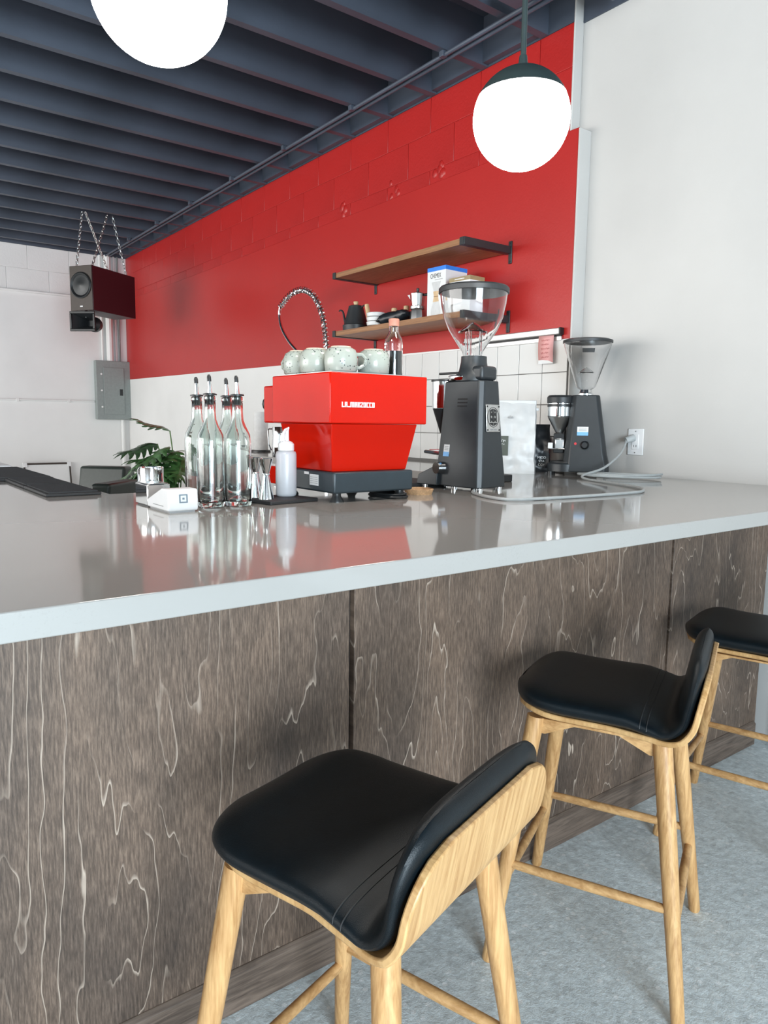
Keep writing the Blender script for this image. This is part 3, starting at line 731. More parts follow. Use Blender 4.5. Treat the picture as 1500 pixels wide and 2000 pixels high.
# right-hand (street side) plate with its emblem
def on_back(y, z, out=0.0):   # point on the sloping back face (+x side)
    q = (z-0.012)/0.372; return (0.1105-0.0225*q+out, y, z)
Bz0, Bz1 = 0.207, 0.302
plate = MB().hexa([on_back(-0.040, Bz0), on_back(-0.040, Bz0, 0.003), on_back(0.040, Bz0, 0.003), on_back(0.040, Bz0)],
                  [on_back(-0.040, Bz1), on_back(-0.040, Bz1, 0.003), on_back(0.040, Bz1, 0.003), on_back(0.040, Bz1)]).build('emblem_plate', M['steel'], g1, 0.002)
slope = Vector((-0.0225, 0, 0.372)).normalized()
cz = 0.258
mb = MB()
ring = []
for k in range(32):
    a = 2*pi*k/32; ring.append(on_back(0.033*cos(a), cz+0.034*sin(a), 0.0036))
mb.tube(ring, 0.0008, 5, closed=True)
for sgn in (-1, 1):
    for side_ in (-1, 1):
        pts = [(side_*0.0015, sgn*0.019), (side_*0.0225, sgn*0.019), (side_*0.017, sgn*0.0245), (side_*0.0015, sgn*0.030)]
        mb.hexa([on_back(y, cz+z, 0.0031) for y, z in pts], [on_back(y, cz+z, 0.0038) for y, z in pts])
mb.build('emblem_globe', M['ink'], plate)
for z in (cz+0.0095, cz-0.0085): text('emblem_letters', 'MM', 0.0235, M['ink'], plate, on_back(0.0, z, 0.0034), (0, 1, 0), slope, sx=1.12, bold=0.0008)
text('emblem_lettering', 'MOCCOT', 0.0085, M['grey_ink'], plate, on_back(0.0, Bz0+0.008, 0.0034), (0, 1, 0), slope)
for y in (-0.034, 0.034):
    for z in (Bz0+0.007, Bz1-0.007):
        p = on_back(y, z, 0.003); MB().cyl(p, (p[0]+0.0015, p[1], p[2]), 0.003, None, 10).build('screw', M['ink'], plate)
def on_side(x, z, out=0.0):   # -y face
    zz = [0.012, 0.06, 0.16, 0.26, 0.384]; hh = [0.083, 0.080, 0.071, 0.064, 0.055]
    for i in range(4):
        if z <= zz[i+1]: break
    q = (z-zz[i])/(zz[i+1]-zz[i]); return (x, -(hh[i]+(hh[i+1]-hh[i])*q)-out, z)
def side_card(name, x0, x1, z0, z1, m, out, parent):
    return MB().hexa([on_side(x0, z0, out-0.0006), on_side(x1, z0, out-0.0006), on_side(x1, z0, out), on_side(x0, z0, out)],
                     [on_side(x0, z1, out-0.0006), on_side(x1, z1, out-0.0006), on_side(x1, z1, out), on_side(x0, z1, out)]).build(name, m, parent)
for k in range(3): side_card('vent_slot', -0.012, 0.030, 0.318-0.012*k, 0.322-0.012*k, M['dark'], 0.0012, body)
def on_cham(q, z, out=0.0):    # front-left chamfer face between -x and -y sides, q in 0..1
    zz = [0.012, 0.06, 0.16, 0.26, 0.384]; hx = [0.110, 0.108, 0.100, 0.094, 0.088]; hh = [0.083, 0.080, 0.071, 0.064, 0.055]; ch = [0.05, 0.05, 0.045, 0.042, 0.036]
    for i in range(4):
        if z <= zz[i+1]: break
    t_ = (z-zz[i])/(zz[i+1]-zz[i]); f = lambda A: A[i]+(A[i+1]-A[i])*t_
    a = Vector((-f(hx), -f(hh)*0.70, z)); b = Vector((-0.17*f(hx), -f(hh), z)); d = (b-a).normalized()
    return tuple(a+(b-a)*q+Vector((d.y, -d.x, 0))*out)
def cham_card(name, q0, q1, z0, z1, m, out, parent):
    return MB().hexa([on_cham(q0, z0, out-0.0006), on_cham(q1, z0, out-0.0006), on_cham(q1, z0, out), on_cham(q0, z0, out)],
                     [on_cham(q0, z1, out-0.0006), on_cham(q1, z1, out-0.0006), on_cham(q1, z1, out), on_cham(q0, z1, out)]).build(name, m, parent)
st = cham_card('sticker', 0.36, 0.74, 0.126, 0.160, M['card'], 0.0012, body)
cham_card('blue_band', 0.36, 0.74, 0.118, 0.134, M['light_blue'], 0.0018, body)
for z in (0.152, 0.146, 0.140): cham_card('print_line', 0.42, 0.68, z, z+0.0022, M['grey_ink'], 0.0018, body)
a = Vector(on_cham(0.40, 0.076, 0.0)); b_ = Vector(on_cham(0.40, 0.076, 0.030)); 
MB().cyl(tuple(a), tuple(b_), 0.022, 0.021, 28).build('timer_knob', M['chrome'], g1)

g2 = thing('coffee_grinder', 'smaller black coffee grinder with a chrome doser, close to the white wall', 'coffee grinder', (-2.196, 2.825, CT), radians(215-180))
# local -x is the doser side, -y the switch side
b2 = [section(0.028, 0.106, 0.082, 0.016, 0.03), section(0.028, 0.104, 0.080, 0.055, 0.03), section(0.024, 0.096, 0.072, 0.10, 0.028), section(0.015, 0.062, 0.055, 0.372, 0.02)]
gb = MB().rings(b2, smooth=False).build('body', M['charcoal'], g2, 0.004)
MB().lathe([(0.084, 0.016), (0.084, 0.050), (0.078, 0.056)], 28, (-0.066, 0, 0)).build('base_plate', M['charcoal'], g2)
MB().lathe([(0.074, 0.0562), (0.072, 0.064), (0.05, 0.066)], 28, (-0.066, 0, 0)).build('dish', M['black'], g2)
for x in (-0.13, 0.09):
    for y in (-0.055, 0.055): MB().cyl((x, y, 0), (x, y, 0.0155), 0.013).build('foot', M['black'], g2)
MB().lathe([(0.056, 0.27), (0.060, 0.275), (0.060, 0.335)], 32, (-0.100, 0, 0)).build('doser_barrel', M['chrome'], g2)
MB().lathe([(0.063, 0.336), (0.064, 0.362), (0.056, 0.372)], 32, (-0.100, 0, 0)).build('doser_lid', M['matte_black'], g2)
MB().lathe([(0.016, 0.195), (0.020, 0.20), (0.058, 0.2695)], 32, (-0.100, 0, 0)).build('doser_cone', M['steel'], g2)
MB().lathe([(0.0612, 0.318), (0.0615, 0.325), (0.0612, 0.331)], 32, (-0.100, 0, 0)).build('dark_band', M['black'], g2)
MB().box(-0.125, -0.075, -0.02, 0.02, 0.10, 0.194).build('doser_neck', M['black'], g2, 0.004)
MB().box(-0.118, -0.072, -0.040, -0.0205, 0.118, 0.170).build('fork_bracket', M['steel'], g2, 0.006)
MB().cyl((-0.14, -0.045, 0.122), (-0.07, -0.045, 0.122), 0.003).build('fork_rod', M['chrome'], g2)
MB().box(-0.147, -0.125, -0.052, -0.030, 0.122, 0.150).build('counter_dial', M['white_plastic'], g2, 0.003)
MB().lathe([(0.036, 0.372), (0.036, 0.380), (0.030, 0.384), (0.026, 0.398)], 28, (0.012, 0, 0)).build('adjustment_ring', M['chrome'], g2)
hop = [(0.026, 0.398), (0.036, 0.404), (0.044, 0.412), (0.107, 0.600), (0.109, 0.612)]
inn = [(r-0.0025, z+0.001) for r, z in hop]
MB().lathe(hop+inn[::-1], 40, (0.012, 0, 0), cap0=False, cap1=False, loop=True).build('hopper', M['clear_plastic'], g2, ang=60)
MB().lathe([(0.108, 0.612), (0.113, 0.613), (0.113, 0.624), (0.096, 0.630), (0.02, 0.631)], 40, (0.012, 0, 0)).build('lid', M['matte_black'], g2)
hat = [(0.036, 0.478), (0.015, 0.495), (0.002, 0.502)]
MB().lathe(hat+[(r-0.001, z-0.003) for r, z in hat[::-1]], 24, (0.012, 0, 0), cap0=False, cap1=False).build('bean_guard', M['clear_plastic'], g2)
n = 6; w_ = MB()
w_.rings([[(0.012+rr*cos(-1.75+0.55*i/n), rr*sin(-1.75+0.55*i/n), z) for i in range(n+1)] for rr, z in ((0.0975, 0.562), (0.1025, 0.580))], False, False, False)
w_.build('hopper_label', M['ink'], g2)
def g2side(x, z, out=0.0):
    q = (z-0.10)/0.272; return (x, -(0.072-0.017*q)-out, z)
def g2card(name, x0, x1, z0, z1, m, out):
    return MB().hexa([g2side(x0, z0, out-0.0006), g2side(x1, z0, out-0.0006), g2side(x1, z0, out), g2side(x0, z0, out)],
                     [g2side(x0, z1, out-0.0006), g2side(x1, z1, out-0.0006), g2side(x1, z1, out), g2side(x0, z1, out)]).build(name, m, gb)
g2card('sticker', -0.015, 0.035, 0.186, 0.226, M['card'], 0.0012)
g2card('blue_band', -0.015, 0.035, 0.186, 0.202, M['light_blue'], 0.0018)
for z in (0.219, 0.212, 0.206): g2card('print_line', -0.008, 0.028, z, z+0.0025, M['grey_ink'], 0.0018)
kp = g2side(0.022, 0.142); MB().lathe([(0.02, 0.0), (0.019, -0.012), (0.012, -0.022)], 20, kp, axis='y').build('switch_knob', M['black'], g2)
kp = g2side(-0.02, 0.148); MB().cyl(kp, (kp[0], kp[1]-0.004, kp[2]), 0.006).build('power_light', M['red_dot'], g2)

# ------------------------------------------------------------------ bottles with pour spouts
def bottle(label, x, y, lean):
    t = thing('glass_bottle', label, 'bottle', (x, y, CT), lean, 'clear bottles with pour spouts on the bar')
    pr = [(0.026, 0.004), (0.033, 0.0), (0.0362, 0.006), (0.0368, 0.02), (0.0368, 0.178), (0.034, 0.198), (0.022, 0.222), (0.0165, 0.238), (0.0148, 0.262), (0.0145, 0.288), (0.0162, 0.290), (0.0162, 0.300), (0.0145, 0.302)]
    inn = [(0.0110, 0.302), (0.0115, 0.262), (0.0132, 0.238), (0.0187, 0.221), (0.0307, 0.197), (0.0335, 0.177), (0.0335, 0.022), (0.030, 0.014), (0.010, 0.024), (0.002, 0.026)]
    MB().lathe(pr+inn, 40, cap0=True, cap1=True).build('glass', M['glass_green'], t, ang=55)
    MB().lathe([(0.0105, 0.280), (0.0108, 0.303), (0.0185, 0.3035), (0.0185, 0.307), (0.012, 0.3085)], 20).build('stopper', M['black'], t)
    tip = MB().tube([(0, 0, 0.308), (0.0, 0, 0.325), (-0.002, 0, 0.342)], [0.0062, 0.0048, 0.0042], 12).build('spout', M['chrome'], t)
    MB().tube([(-0.0018, 0, 0.340), (-0.0026, 0, 0.352), (-0.0032, 0, 0.358)], [0.0058, 0.0056, 0.003], 12).build('spout_cap', M['black'], t)
bottle('clear pour-spout bottle directly behind the white card reader', -1.868, 0.820, 0.3)
bottle('clear pour-spout bottle in front, nearest the jiggers', -1.855, 0.894, 1.0)
bottle('clear pour-spout bottle at the rear left of the group', -2.000, 0.838, 0.2)
bottle('clear pour-spout bottle at the rear right of the group', -1.985, 0.924, 0.8)

# ------------------------------------------------------------------ small bar ware
pad = MB().box(-0.075, 0.075, -0.088, 0.088, 0, 0.011).build('bar_pad', M['rubber'], None, 0.003)
pad.location = (-1.898, 1.046, CT); pad.rotation_euler = (0, 0, radians(9)); tag(pad, 'square black rubber pad under the jiggers and squeeze bottle', 'mat')
def jigger(label, x, y):
    t = thing('jigger', label, 'jigger', (x, y, CT+0.011), 0, 'steel jiggers on the black pad')
    MB().lathe([(0.0225, 0.0), (0.0220, 0.003), (0.0085, 0.070)], 28).build('lower_cone', M['chrome'], t)
    MB().lathe([(0.0085, 0.0725), (0.0195, 0.114), (0.0200, 0.117), (0.0190, 0.117), (0.008, 0.076)], 28, cap0=False).build('upper_cone', M['chrome'], t)
    MB().lathe([(0.0088, 0.069), (0.0108, 0.0705), (0.0108, 0.0735), (0.0088, 0.075)], 24).build('collar', M['chrome'], t)
jigger('steel jigger in front, next to the squeeze bottle', -1.884, 0.996)
jigger('steel jigger half hidden behind the front one', -1.946, 0.994)
sq = thing('squeeze_bottle', 'frosted white squeeze bottle with a capped nozzle', 'bottle', (-1.925, 1.085, CT+0.011), radians(-60))
MB().lathe([(0.026, 0.0), (0.030, 0.003), (0.0315, 0.010), (0.0315, 0.126), (0.029, 0.134), (0.022, 0.137)], 32).build('body', M['frosted'], sq, ang=50)
MB().lathe([(0.0235, 0.1375), (0.0245, 0.140), (0.0245, 0.157), (0.019, 0.163), (0.011, 0.167)], 28).build('cap', M['white_plastic'], sq)
MB().tube([(-0.002, 0, 0.166), (-0.004, 0, 0.18), (-0.009, 0, 0.198), (-0.016, 0, 0.206)], [0.0085, 0.007, 0.0045, 0.0028], 12).build('nozzle', M['white_plastic'], sq)
MB().tube([(0.014, 0, 0.166), (0.0165, 0, 0.176), (0.014, 0, 0.190), (0.004, 0, 0.199), (-0.006, 0, 0.2015)], [0.0042]*5, 10).build('tip_strap', M['white_plastic'], sq)
cr = thing('card_reader', 'white card reader with a small square logo, front of the bar items', 'card reader', (-1.868, 0.708, CT))
MB().prism([(-0.078, 0.006), (-0.072, 0.0035), (0.076, 0.0035), (0.081, 0.012), (0.078, 0.056), (0.072, 0.060), (0.030, 0.060), (-0.076, 0.024)], -0.040, 0.040, 'y').build('body', M['white_plastic'], cr, 0.004, 3)
MB().box(-0.07, 0.072, -0.034, 0.034, 0, 0.0038).build('base', M['grey_ink'], cr)
lg = MB(); P_ = lambda y, z, o: (0.0818-0.068*(z-0.012)+o, y, z)
for y0, y1, z0, z1 in [(-0.011, 0.011, 0.044, 0.047), (-0.011, 0.011, 0.025, 0.028), (-0.011, -0.008, 0.028, 0.044), (0.008, 0.011, 0.028, 0.044), (-0.0025, 0.0025, 0.0335, 0.0385)]:
    lg.hexa([P_(y0, z0, -0.001), P_(y1, z0, -0.001), P_(y1, z0, 0.0012), P_(y0, z0, 0.0012)], [P_(y0, z1, -0.001), P_(y1, z1, -0.001), P_(y1, z1, 0.0012), P_(y0, z1, 0.0012)])
lg.build('logo', plain('reader_logo_ink', (0.16, 0.21, 0.25), 0.5), cr)
MB().box(-0.03, 0.045, -0.0408, -0.0402, 0.014, 0.016).build('card_slot', M['grey_ink'], cr)
cb = thing('steel_holder', 'small square polished steel holder left of the card reader', 'holder', (-2.005, 0.705, CT))
MB().box(-0.048, 0.048, -0.032, 0.032, 0.003, 0.060).build('body', M['chrome'], cb, 0.002)
MB().box(-0.044, 0.044, -0.028, 0.028, 0.0601, 0.0625).build('rim', M['steel'], cb, 0.001)
MB().box(-0.044, 0.044, -0.028, 0.028, 0.0, 0.003).build('base', M['black'], cb)
def pitcher(name, label, x, y, z, r, h, rot):
    t = thing(name, label, 'pitcher', (x, y, z), rot)
    o = [(r*0.97, 0.0), (r*1.02, 0.006), (r*1.02, h*0.35), (r*0.96, h*0.7), (r*0.98, h*0.97), (r, h)]
    MB().lathe(o+[(a-0.0015, max(b_, 0.003)) for a, b_ in o[::-1]], 36, cap0=True, cap1=True).build('body', M['chrome'], t, ang=50)
    MB().prism([(0.0, -r*0.35), (0.0, r*0.35), (r*0.42, 0.0)], h*0.93, h*1.0, 'z')
    sp_ = MB().add([(-r*0.9, -r*0.42, h*0.99), (-r*0.9, r*0.42, h*0.99), (-r*1.32, 0, h*1.03), (-r*0.96, 0, h*0.75)], [(0, 2, 3), (2, 1, 3)], True)
    so = sp_.build('spout', M['chrome'], t); so.modifiers.new('solid', 'SOLIDIFY').thickness = 0.0015
    MB().tube([(r*0.95, 0, h*0.93), (r*1.5, 0, h*0.93), (r*1.62, 0, h*0.86), (r*1.55, 0, h*0.4), (r*1.25, 0, h*0.22), (r*0.99, 0, h*0.2)], 0.005, 8).build('handle', M['chrome'], t)
    return t
pitcher('milk_pitcher', 'small polished milk pitcher behind the steel holder', -2.105, 0.738, CT, 0.035, 0.098, radians(200))
pitcher('milk_pitcher', 'tall steel milk pitcher on the back counter, seen past the jiggers', -4.30, 2.385, CT, 0.058, 0.195, radians(215))
tw = thing('paper_towel_roll', 'upright white paper towel roll on the back counter', 'paper roll', (-5.0, 2.60, CT))
MB().lathe([(0.055, 0.014), (0.056, 0.016), (0.056, 0.298), (0.055, 0.300)], 32).build('roll', M['paper'], tw)
MB().lathe([(0.075, 0.0), (0.075, 0.010), (0.07, 0.013)], 32).build('stand', M['black'], tw)
ck = thing('cork_coaster', 'round cork dish on the counter at the foot of the tall grinder', 'coaster', (-1.86, 1.552, CT))
MB().lathe([(0.044, 0.0), (0.050, 0.017), (0.047, 0.019), (0.042, 0.010)], 32).build('dish', M['cork'], ck)
tm = MB().box(-0.13, 0.13, -0.15, 0.15, 0, 0.014).build('tamping_mat', M['rubber'], None, 0.004); tm.location = (-2.20, 1.72, CT)
tag(tm, 'black tamping mat on the counter between machine and tall grinder', 'mat')
bb = MB().box(-0.05, 0.06, -0.05, 0.05, 0, 0.030).build('black_block', M['black'], None, 0.004); bb.location = (-2.115, 2.165, CT)
tag(bb, 'small black block on the counter behind the tall grinder', 'block')
for k, (x0, x1, y0, y1, lab) in enumerate([(-2.665, -2.342, 0.50, 0.662, 'ribbed black bar mat at the near end of the row'), (-3.0, -2.67, 0.50, 0.662, 'ribbed black bar mat in the middle of the row'), (-3.66, -3.005, 0.26, 0.672, 'wide ribbed black bar mat at the left picture edge')]):
    t = thing('bar_mat', lab, 'mat', ((x0+x1)/2, (y0+y1)/2, CT), 0, 'rubber bar mats')
    hx, hy = (x1-x0)/2, (y1-y0)/2
    MB().box(-hx, hx, -hy, hy, 0, 0.010).build('tray', M['rubber'], t, 0.003)
    mb = MB(); n = int(hx*2/0.013)
    for i in range(n):
        x = -hx+0.012+(hx*2-0.024)*i/(n-1); mb.box(x-0.003, x+0.003, -hy+0.01, hy-0.01, 0.0095, 0.014)
    o = mb.build('ribs', M['rubber'], t); o['kind'] = 'stuff'
wt = thing('tray', 'thin white tray beyond the bar mats at the left edge', 'tray', (-3.86, 0.45, CT))
MB().box(-0.13, 0.15, -0.3, 0.2, 0.0, 0.018).build('base', M['white_plastic'], wt, 0.006, 3)

# ------------------------------------------------------------------ coffee bags
def bag(name, label, x, y, ang, w, d, h, m, seed, fold=True):
    t = thing(name, label, 'bag', (x, y, CT), radians(ang))     # local +x faces out, y across
    secs = []; n = 72
    for i in range(31):
        q = i/30; z = h*q
        dd = d*(1-max(0, (q-0.45)/0.55)**1.3)*0.5+0.006; ww = w*0.5*(1.0-0.06*q)
        e = 0.42
        ring = []
        for k in range(n):
            a = 2*pi*k/n; sq_ = 1/max(abs(cos(a)), abs(sin(a))); sq_ = 1+(sq_-1)*0.78; cx = cos(a)*sq_; sy = sin(a)*sq_
            p = Vector((cx*dd, sy*ww, z))
            nv = 0
            for f_ in range(6):
                an = seed*1.7+f_*1.13; ph = seed*3.1+f_*2.3; fr_ = 26+9*f_
                nv += (abs(sin(((p.y*cos(an)+p.z*sin(an))*fr_+p.x*9+ph)))-0.6)/(1+0.45*f_)
            nv += 0.8*noise.noise(p*16+Vector((seed, seed*2, 0)))
            amp = 0.0095*min(1, q*7)*(1-0.55*q)
            p += Vector((cos(a), 0.4*sin(a), 0.2))*nv*amp
            p.x -= 0.028*q*q
            ring.append(tuple(p))
        secs.append(ring)
    b = MB().rings(secs).build('pouch', m, t, 0, 2, 32)
    if fold:
        xt = -0.028
        MB().box(xt-0.012, xt+0.010, -w*0.47, w*0.47, h-0.028, h+0.004).build('folded_top', m, t, 0.003)
        MB().box(xt-0.004, xt+0.0135, -w*0.49, w*0.53, h-0.046, h-0.032).build('tin_tie', m, t, 0.002)
    return t
wbag = bag('coffee_bag', 'tall white crumpled coffee bag standing by the tiled wall', -2.435, 2.635, -48, 0.20, 0.11, 0.345, M['bag_white'], 3.1)
MB().box(0.064, 0.067, -0.1, -0.032, 0.085, 0.178).build('green_label', M['label_green'], wbag, 0.001)
def scribble(name, par, m, y0, y1, z, amp, x, r_=0.0008, axis='y'):
    n = 26; pts = []
    for i in range(n+1):
        q = i/n; a_ = y0+(y1-y0)*q+0.0018*sin(q*37); h_ = z+amp*sin(q*29+1)*(0.6+0.4*sin(q*11))
        pts.append((x, a_, h_) if axis == 'y' else (a_, x, h_))
    return MB().tube(pts, r_, 5).build(name, m, par)
scribble('label_script', wbag, M['card'], -0.090, -0.044, 0.155, 0.008, 0.0675, 0.0012)
scribble('label_script', wbag, M['card'], -0.085, -0.048, 0.139, 0.003, 0.0675)
mk = MB()
for a_, h_ in ((-0.008, 0.010), (0.0, 0.014), (0.008, 0.011)): mk.prism([(a_-0.006-0.025, 0.262), (a_+0.006-0.025, 0.262), (a_-0.025, 0.262+h_)], 0.020, 0.0225, 'x')
mk.build('mountain_mark', M['grey_ink'], wbag)
kbag = bag('coffee_bag', 'black coffee bag with small white lettering behind the white bag', -2.455, 2.80, -50, 0.15, 0.07, 0.235, M['bag_black'], 8.4, False)
for s_, z in (('MIDD', 0.072), ('STA', 0.054), ('COF', 0.036)): text('bag_lettering', s_, 0.017, M['card'], kbag, (0.0455, 0.035, z), (0, 1, 0), (0, 0, 1))
rbag = bag('coffee_bag', 'narrow red coffee bag squeezed beside the smaller grinder', -2.53, 2.885, -50, 0.10, 0.06, 0.225, M['bag_red'], 5.5, False)

# ------------------------------------------------------------------ grey power cord and wall outlet
ol = thing('wall_outlet', 'white wall outlet on the white wall above the counter', 'outlet', (-2.035, WHITEY-0.001, 1.225))
pl = MB().box(-0.042, 0.042, -0.006, 0, -0.062, 0.062).build('cover_plate', M['white_plastic'], ol, 0.003)
MB().box(-0.018, 0.018, -0.009, -0.0062, -0.035, 0.035).build('receptacle', M['white_plastic'], ol, 0.002)
for dx in (-0.007, 0.007): MB().box(dx-0.0012, dx+0.0012, -0.0096, -0.0091, -0.024, -0.014).build('slot', M['ink'], ol)
for z in (-0.05, 0.05): MB().cyl((0, -0.0062, z), (0, -0.0075, z), 0.003, None, 10).build('screw', M['steel'], ol)
def spline(pts, n=10):
    pts = [Vector(p) for p in pts]; out = []
    for i in range(len(pts)-1):
        p0 = pts[max(i-1, 0)]; p1 = pts[i]; p2 = pts[i+1]; p3 = pts[min(i+2, len(pts)-1)]
        for k in range(n):
            t = k/n
            out.append(0.5*((2*p1)+(p2-p0)*t+(2*p0-5*p1+4*p2-p3)*t*t+(3*p1-p0-3*p2+p3)*t**3))
    return out+[pts[-1]]
zc = CT+0.0058
cord = thing('power_cord', 'grey power cord looped on the counter and plugged into the outlet', 'cord', (-1.75, 2.4, CT))
P0 = Vector((-1.75, 2.4, CT))
path = [(-1.81, 1.76, zc), (-1.75, 1.70, zc), (-1.62, 1.645, zc), (-1.53, 1.665, zc), (-1.49, 1.88, zc), (-1.475, 2.18, zc), (-1.505, 2.30, zc), (-1.60, 2.40, zc), (-1.78, 2.485, zc), (-1.945, 2.555, zc),
        (-2.0, 2.60, zc+0.012), (-1.985, 2.72, zc+0.040), (-2.005, 2.86, zc+0.095), (-2.04, 2.95, zc+0.140), (-2.06, 2.985, 1.232)]
MB().tube([p-P0 for p in spline(path)], 0.0052, 8).build('lead', M['cable'], cord)
cx0, cy0 = -1.952, 2.785
lp = []
for k in range(25):
    a = k/24*2*pi*2.0; r1 = 0.17+0.012*sin(a*1.5)
    u_ = Vector((0.80, 0.60, 0)); v_ = Vector((-0.6, 0.8, 0))
    p = Vector((cx0, cy0, 0))+u_*(r1*cos(a)+0.012*(k/24))+v_*(0.095*sin(a)); lp.append((p.x, p.y, zc+0.011*(k/24)+0.004*(1+sin(a*0.5+1))))
MB().tube([p-P0 for p in spline(lp, 6)], 0.0052, 8).build('coil', M['cable'], cord)
MB().cyl(Vector((-2.06, 2.982, 1.232))-P0, Vector((-2.042, 3.021, 1.245))-P0, 0.014, 0.017, 14).build('plug', M['cable'], cord)
MB().box(-0.30, -0.26, 0.36, 0.385, 0.0005, 0.022).build('inline_clip', M['cable'], cord, 0.004)

# ------------------------------------------------------------------ shelves and what stands on them
def shelf(label, z0, bz0, bz1):
    t = thing('wall_shelf', label, 'shelf', (-3.41, 2.95, z0))
    MB().box(-0.60, 0.60, -0.338, -0.012, 0, 0.030).build('board', M['shelf'], t, 0.001)
    for x in (-0.605, 0.605):
        s_ = 1 if x > 0 else -1
        br = MB().box(min(x, x+s_*0.006), max(x, x+s_*0.006), -0.342, -0.0005, -0.004, 0.034)
        br.box(min(x, x-s_*0.03), max(x, x-s_*0.03), -0.345, -0.339, -0.004, 0.034); br.box(min(x, x-s_*0.03), max(x, x-s_*0.03), -0.342, -0.0005, -0.0045, -0.0005)
        bo = br.build('bracket', M['matte_black'], t, 0.001)
        MB().box(x-0.012, x+0.012, -0.007, -0.0003, -0.055 if s_ > 0 else -0.06, 0.062 if s_ > 0 else 0.03).build('wall_plate', M['matte_black'], bo, 0.003)
        for zz in (-0.045, 0.05):
            MB().cyl((x, -0.0072, zz), (x, -0.0095, zz), 0.005, None, 10).build('screw', M['black'], bo)
    return t
shelf('empty upper wooden shelf on black brackets', 2.205, 0, 0)
shelf('lower wooden shelf holding kettle, moka pot and boxes', 1.845, 0, 0)
ST = 1.875
kt = thing('gooseneck_kettle', 'matte black gooseneck kettle with a wooden knob at the shelf end', 'kettle', (-3.895, 2.705, ST), radians(8)); kt.scale = (1.14, 1.14, 1.14)
MB().lathe([(0.060, 0.0), (0.072, 0.001), (0.074, 0.03), (0.068, 0.034), (0.066, 0.04), (0.042, 0.125), (0.041, 0.135), (0.030, 0.140)], 36).build('body', M['matte_black'], kt)
MB().lathe([(0.010, 0.141), (0.015, 0.158), (0.013, 0.161)], 18).build('lid_knob', M['pale_wood'], kt)
MB().tube(spline([(-0.062, 0, 0.04), (-0.085, 0, 0.05), (-0.098, 0, 0.085), (-0.108, 0, 0.115), (-0.128, 0, 0.126), (-0.142, 0, 0.122)], 5), [0.008-0.0045*i/25 for i in range(26)], 10).build('spout', M['matte_black'], kt)
MB().tube([(0.04, 0, 0.126), (0.065, 0, 0.134), (0.090, 0, 0.132)], 0.0045, 8).build('handle_arm', M['matte_black'], kt)
MB().tube([(0.086, 0, 0.136), (0.096, 0, 0.10), (0.102, 0, 0.06)], [0.012, 0.013, 0.011], 12).build('handle_grip', M['pale_wood'], kt)
for k in range(3):
    t = thing('saucer_bowl', ['bottom', 'middle', 'top'][k]+' white ceramic bowl in the stack beside the kettle', 'bowl', (-3.615, 2.66, ST+0.026*k), 0, 'stacked white bowls on the shelf')
    o = [(0.040, 0.0), (0.055, 0.004), (0.058, 0.014), (0.060, 0.0225)]
    MB().lathe(o+[(a-0.003, b_+0.003) for a, b_ in o[::-1]], 30).build('bowl', M['ceramic'], t)
for k, (x, y, lab) in enumerate([(-3.62, 2.80, 'pale wooden utensil handle standing behind the white bowls'), (-3.50, 2.80, 'pale wooden utensil handle standing behind the black packet')]):
    t = thing('wooden_utensil', lab, 'utensil', (x, y, ST))
    MB().cyl((0, 0, 0.0), (0, 0, 0.075), 0.012, 0.010, 14).build('shaft', M['pale_wood'], t)
    MB().lathe([(0.010, 0.075), (0.018, 0.082), (0.018, 0.118), (0.014, 0.122)], 18).build('grip', M['pale_wood'], t)
bp_ = thing('black_packet', 'glossy black packet lying on the lower shelf before the moka pot', 'packet', (-3.44, 2.685, ST), radians(10))
secs = []
for i in range(13):
    q = -1+2*i/12; ring = []
    for k in range(20):
        a = 2*pi*k/20; h_ = 0.034*(1-abs(q)**3*0.75)
        p = Vector((q*0.115, 0.062*math.copysign(abs(cos(a))**0.6, cos(a)), 0.036+h_*math.copysign(abs(sin(a))**0.8, sin(a))))
        p.z = max(0.001, p.z+0.014*noise.noise(p*30)+0.012*q); ring.append(tuple(p))
    secs.append(ring)
MB().rings(secs).build('pouch', M['bag_black'], bp_, 0, 2, 30)
mp = thing('moka_pot', 'small aluminium moka pot next to the boxed carafe', 'moka pot', (-3.275, 2.70, ST), radians(20))
def octo(r, z): return [(r*cos(pi/8+k*pi/4), r*sin(pi/8+k*pi/4), z) for k in range(8)]
MB().rings([octo(0.046, 0), octo(0.042, 0.052), octo(0.036, 0.066)], smooth=False).build('boiler', M['steel'], mp)
MB().lathe([(0.041, 0.0665), (0.042, 0.07), (0.042, 0.082), (0.038, 0.085)], 28).build('ring', M['chrome'], mp)
MB().rings([octo(0.036, 0.0852), octo(0.043, 0.145), octo(0.044, 0.150)], smooth=False).build('jug', M['chrome'], mp)
MB().rings([octo(0.044, 0.1503), octo(0.02, 0.160), octo(0.008, 0.162)], smooth=False).build('lid', M['steel'], mp)
MB().lathe([(0.006, 0.162), (0.009, 0.17), (0.009, 0.18), (0.005, 0.183)], 12).build('lid_knob', M['black'], mp)
MB().hexa([(-0.04, -0.012, 0.11), (-0.04, 0.012, 0.11), (-0.041, 0.010, 0.12), (-0.041, -0.010, 0.12)], [(-0.045, -0.012, 0.148), (-0.045, 0.012, 0.148), (-0.066, 0.003, 0.148), (-0.066, -0.003, 0.148)]).build('spout', M['chrome'], mp)
MB().tube([(0.042, 0, 0.143), (0.075, 0, 0.143), (0.082, 0, 0.13), (0.074, 0, 0.06)], [0.007, 0.008, 0.008, 0.006], 10).build('handle', M['black'], mp)
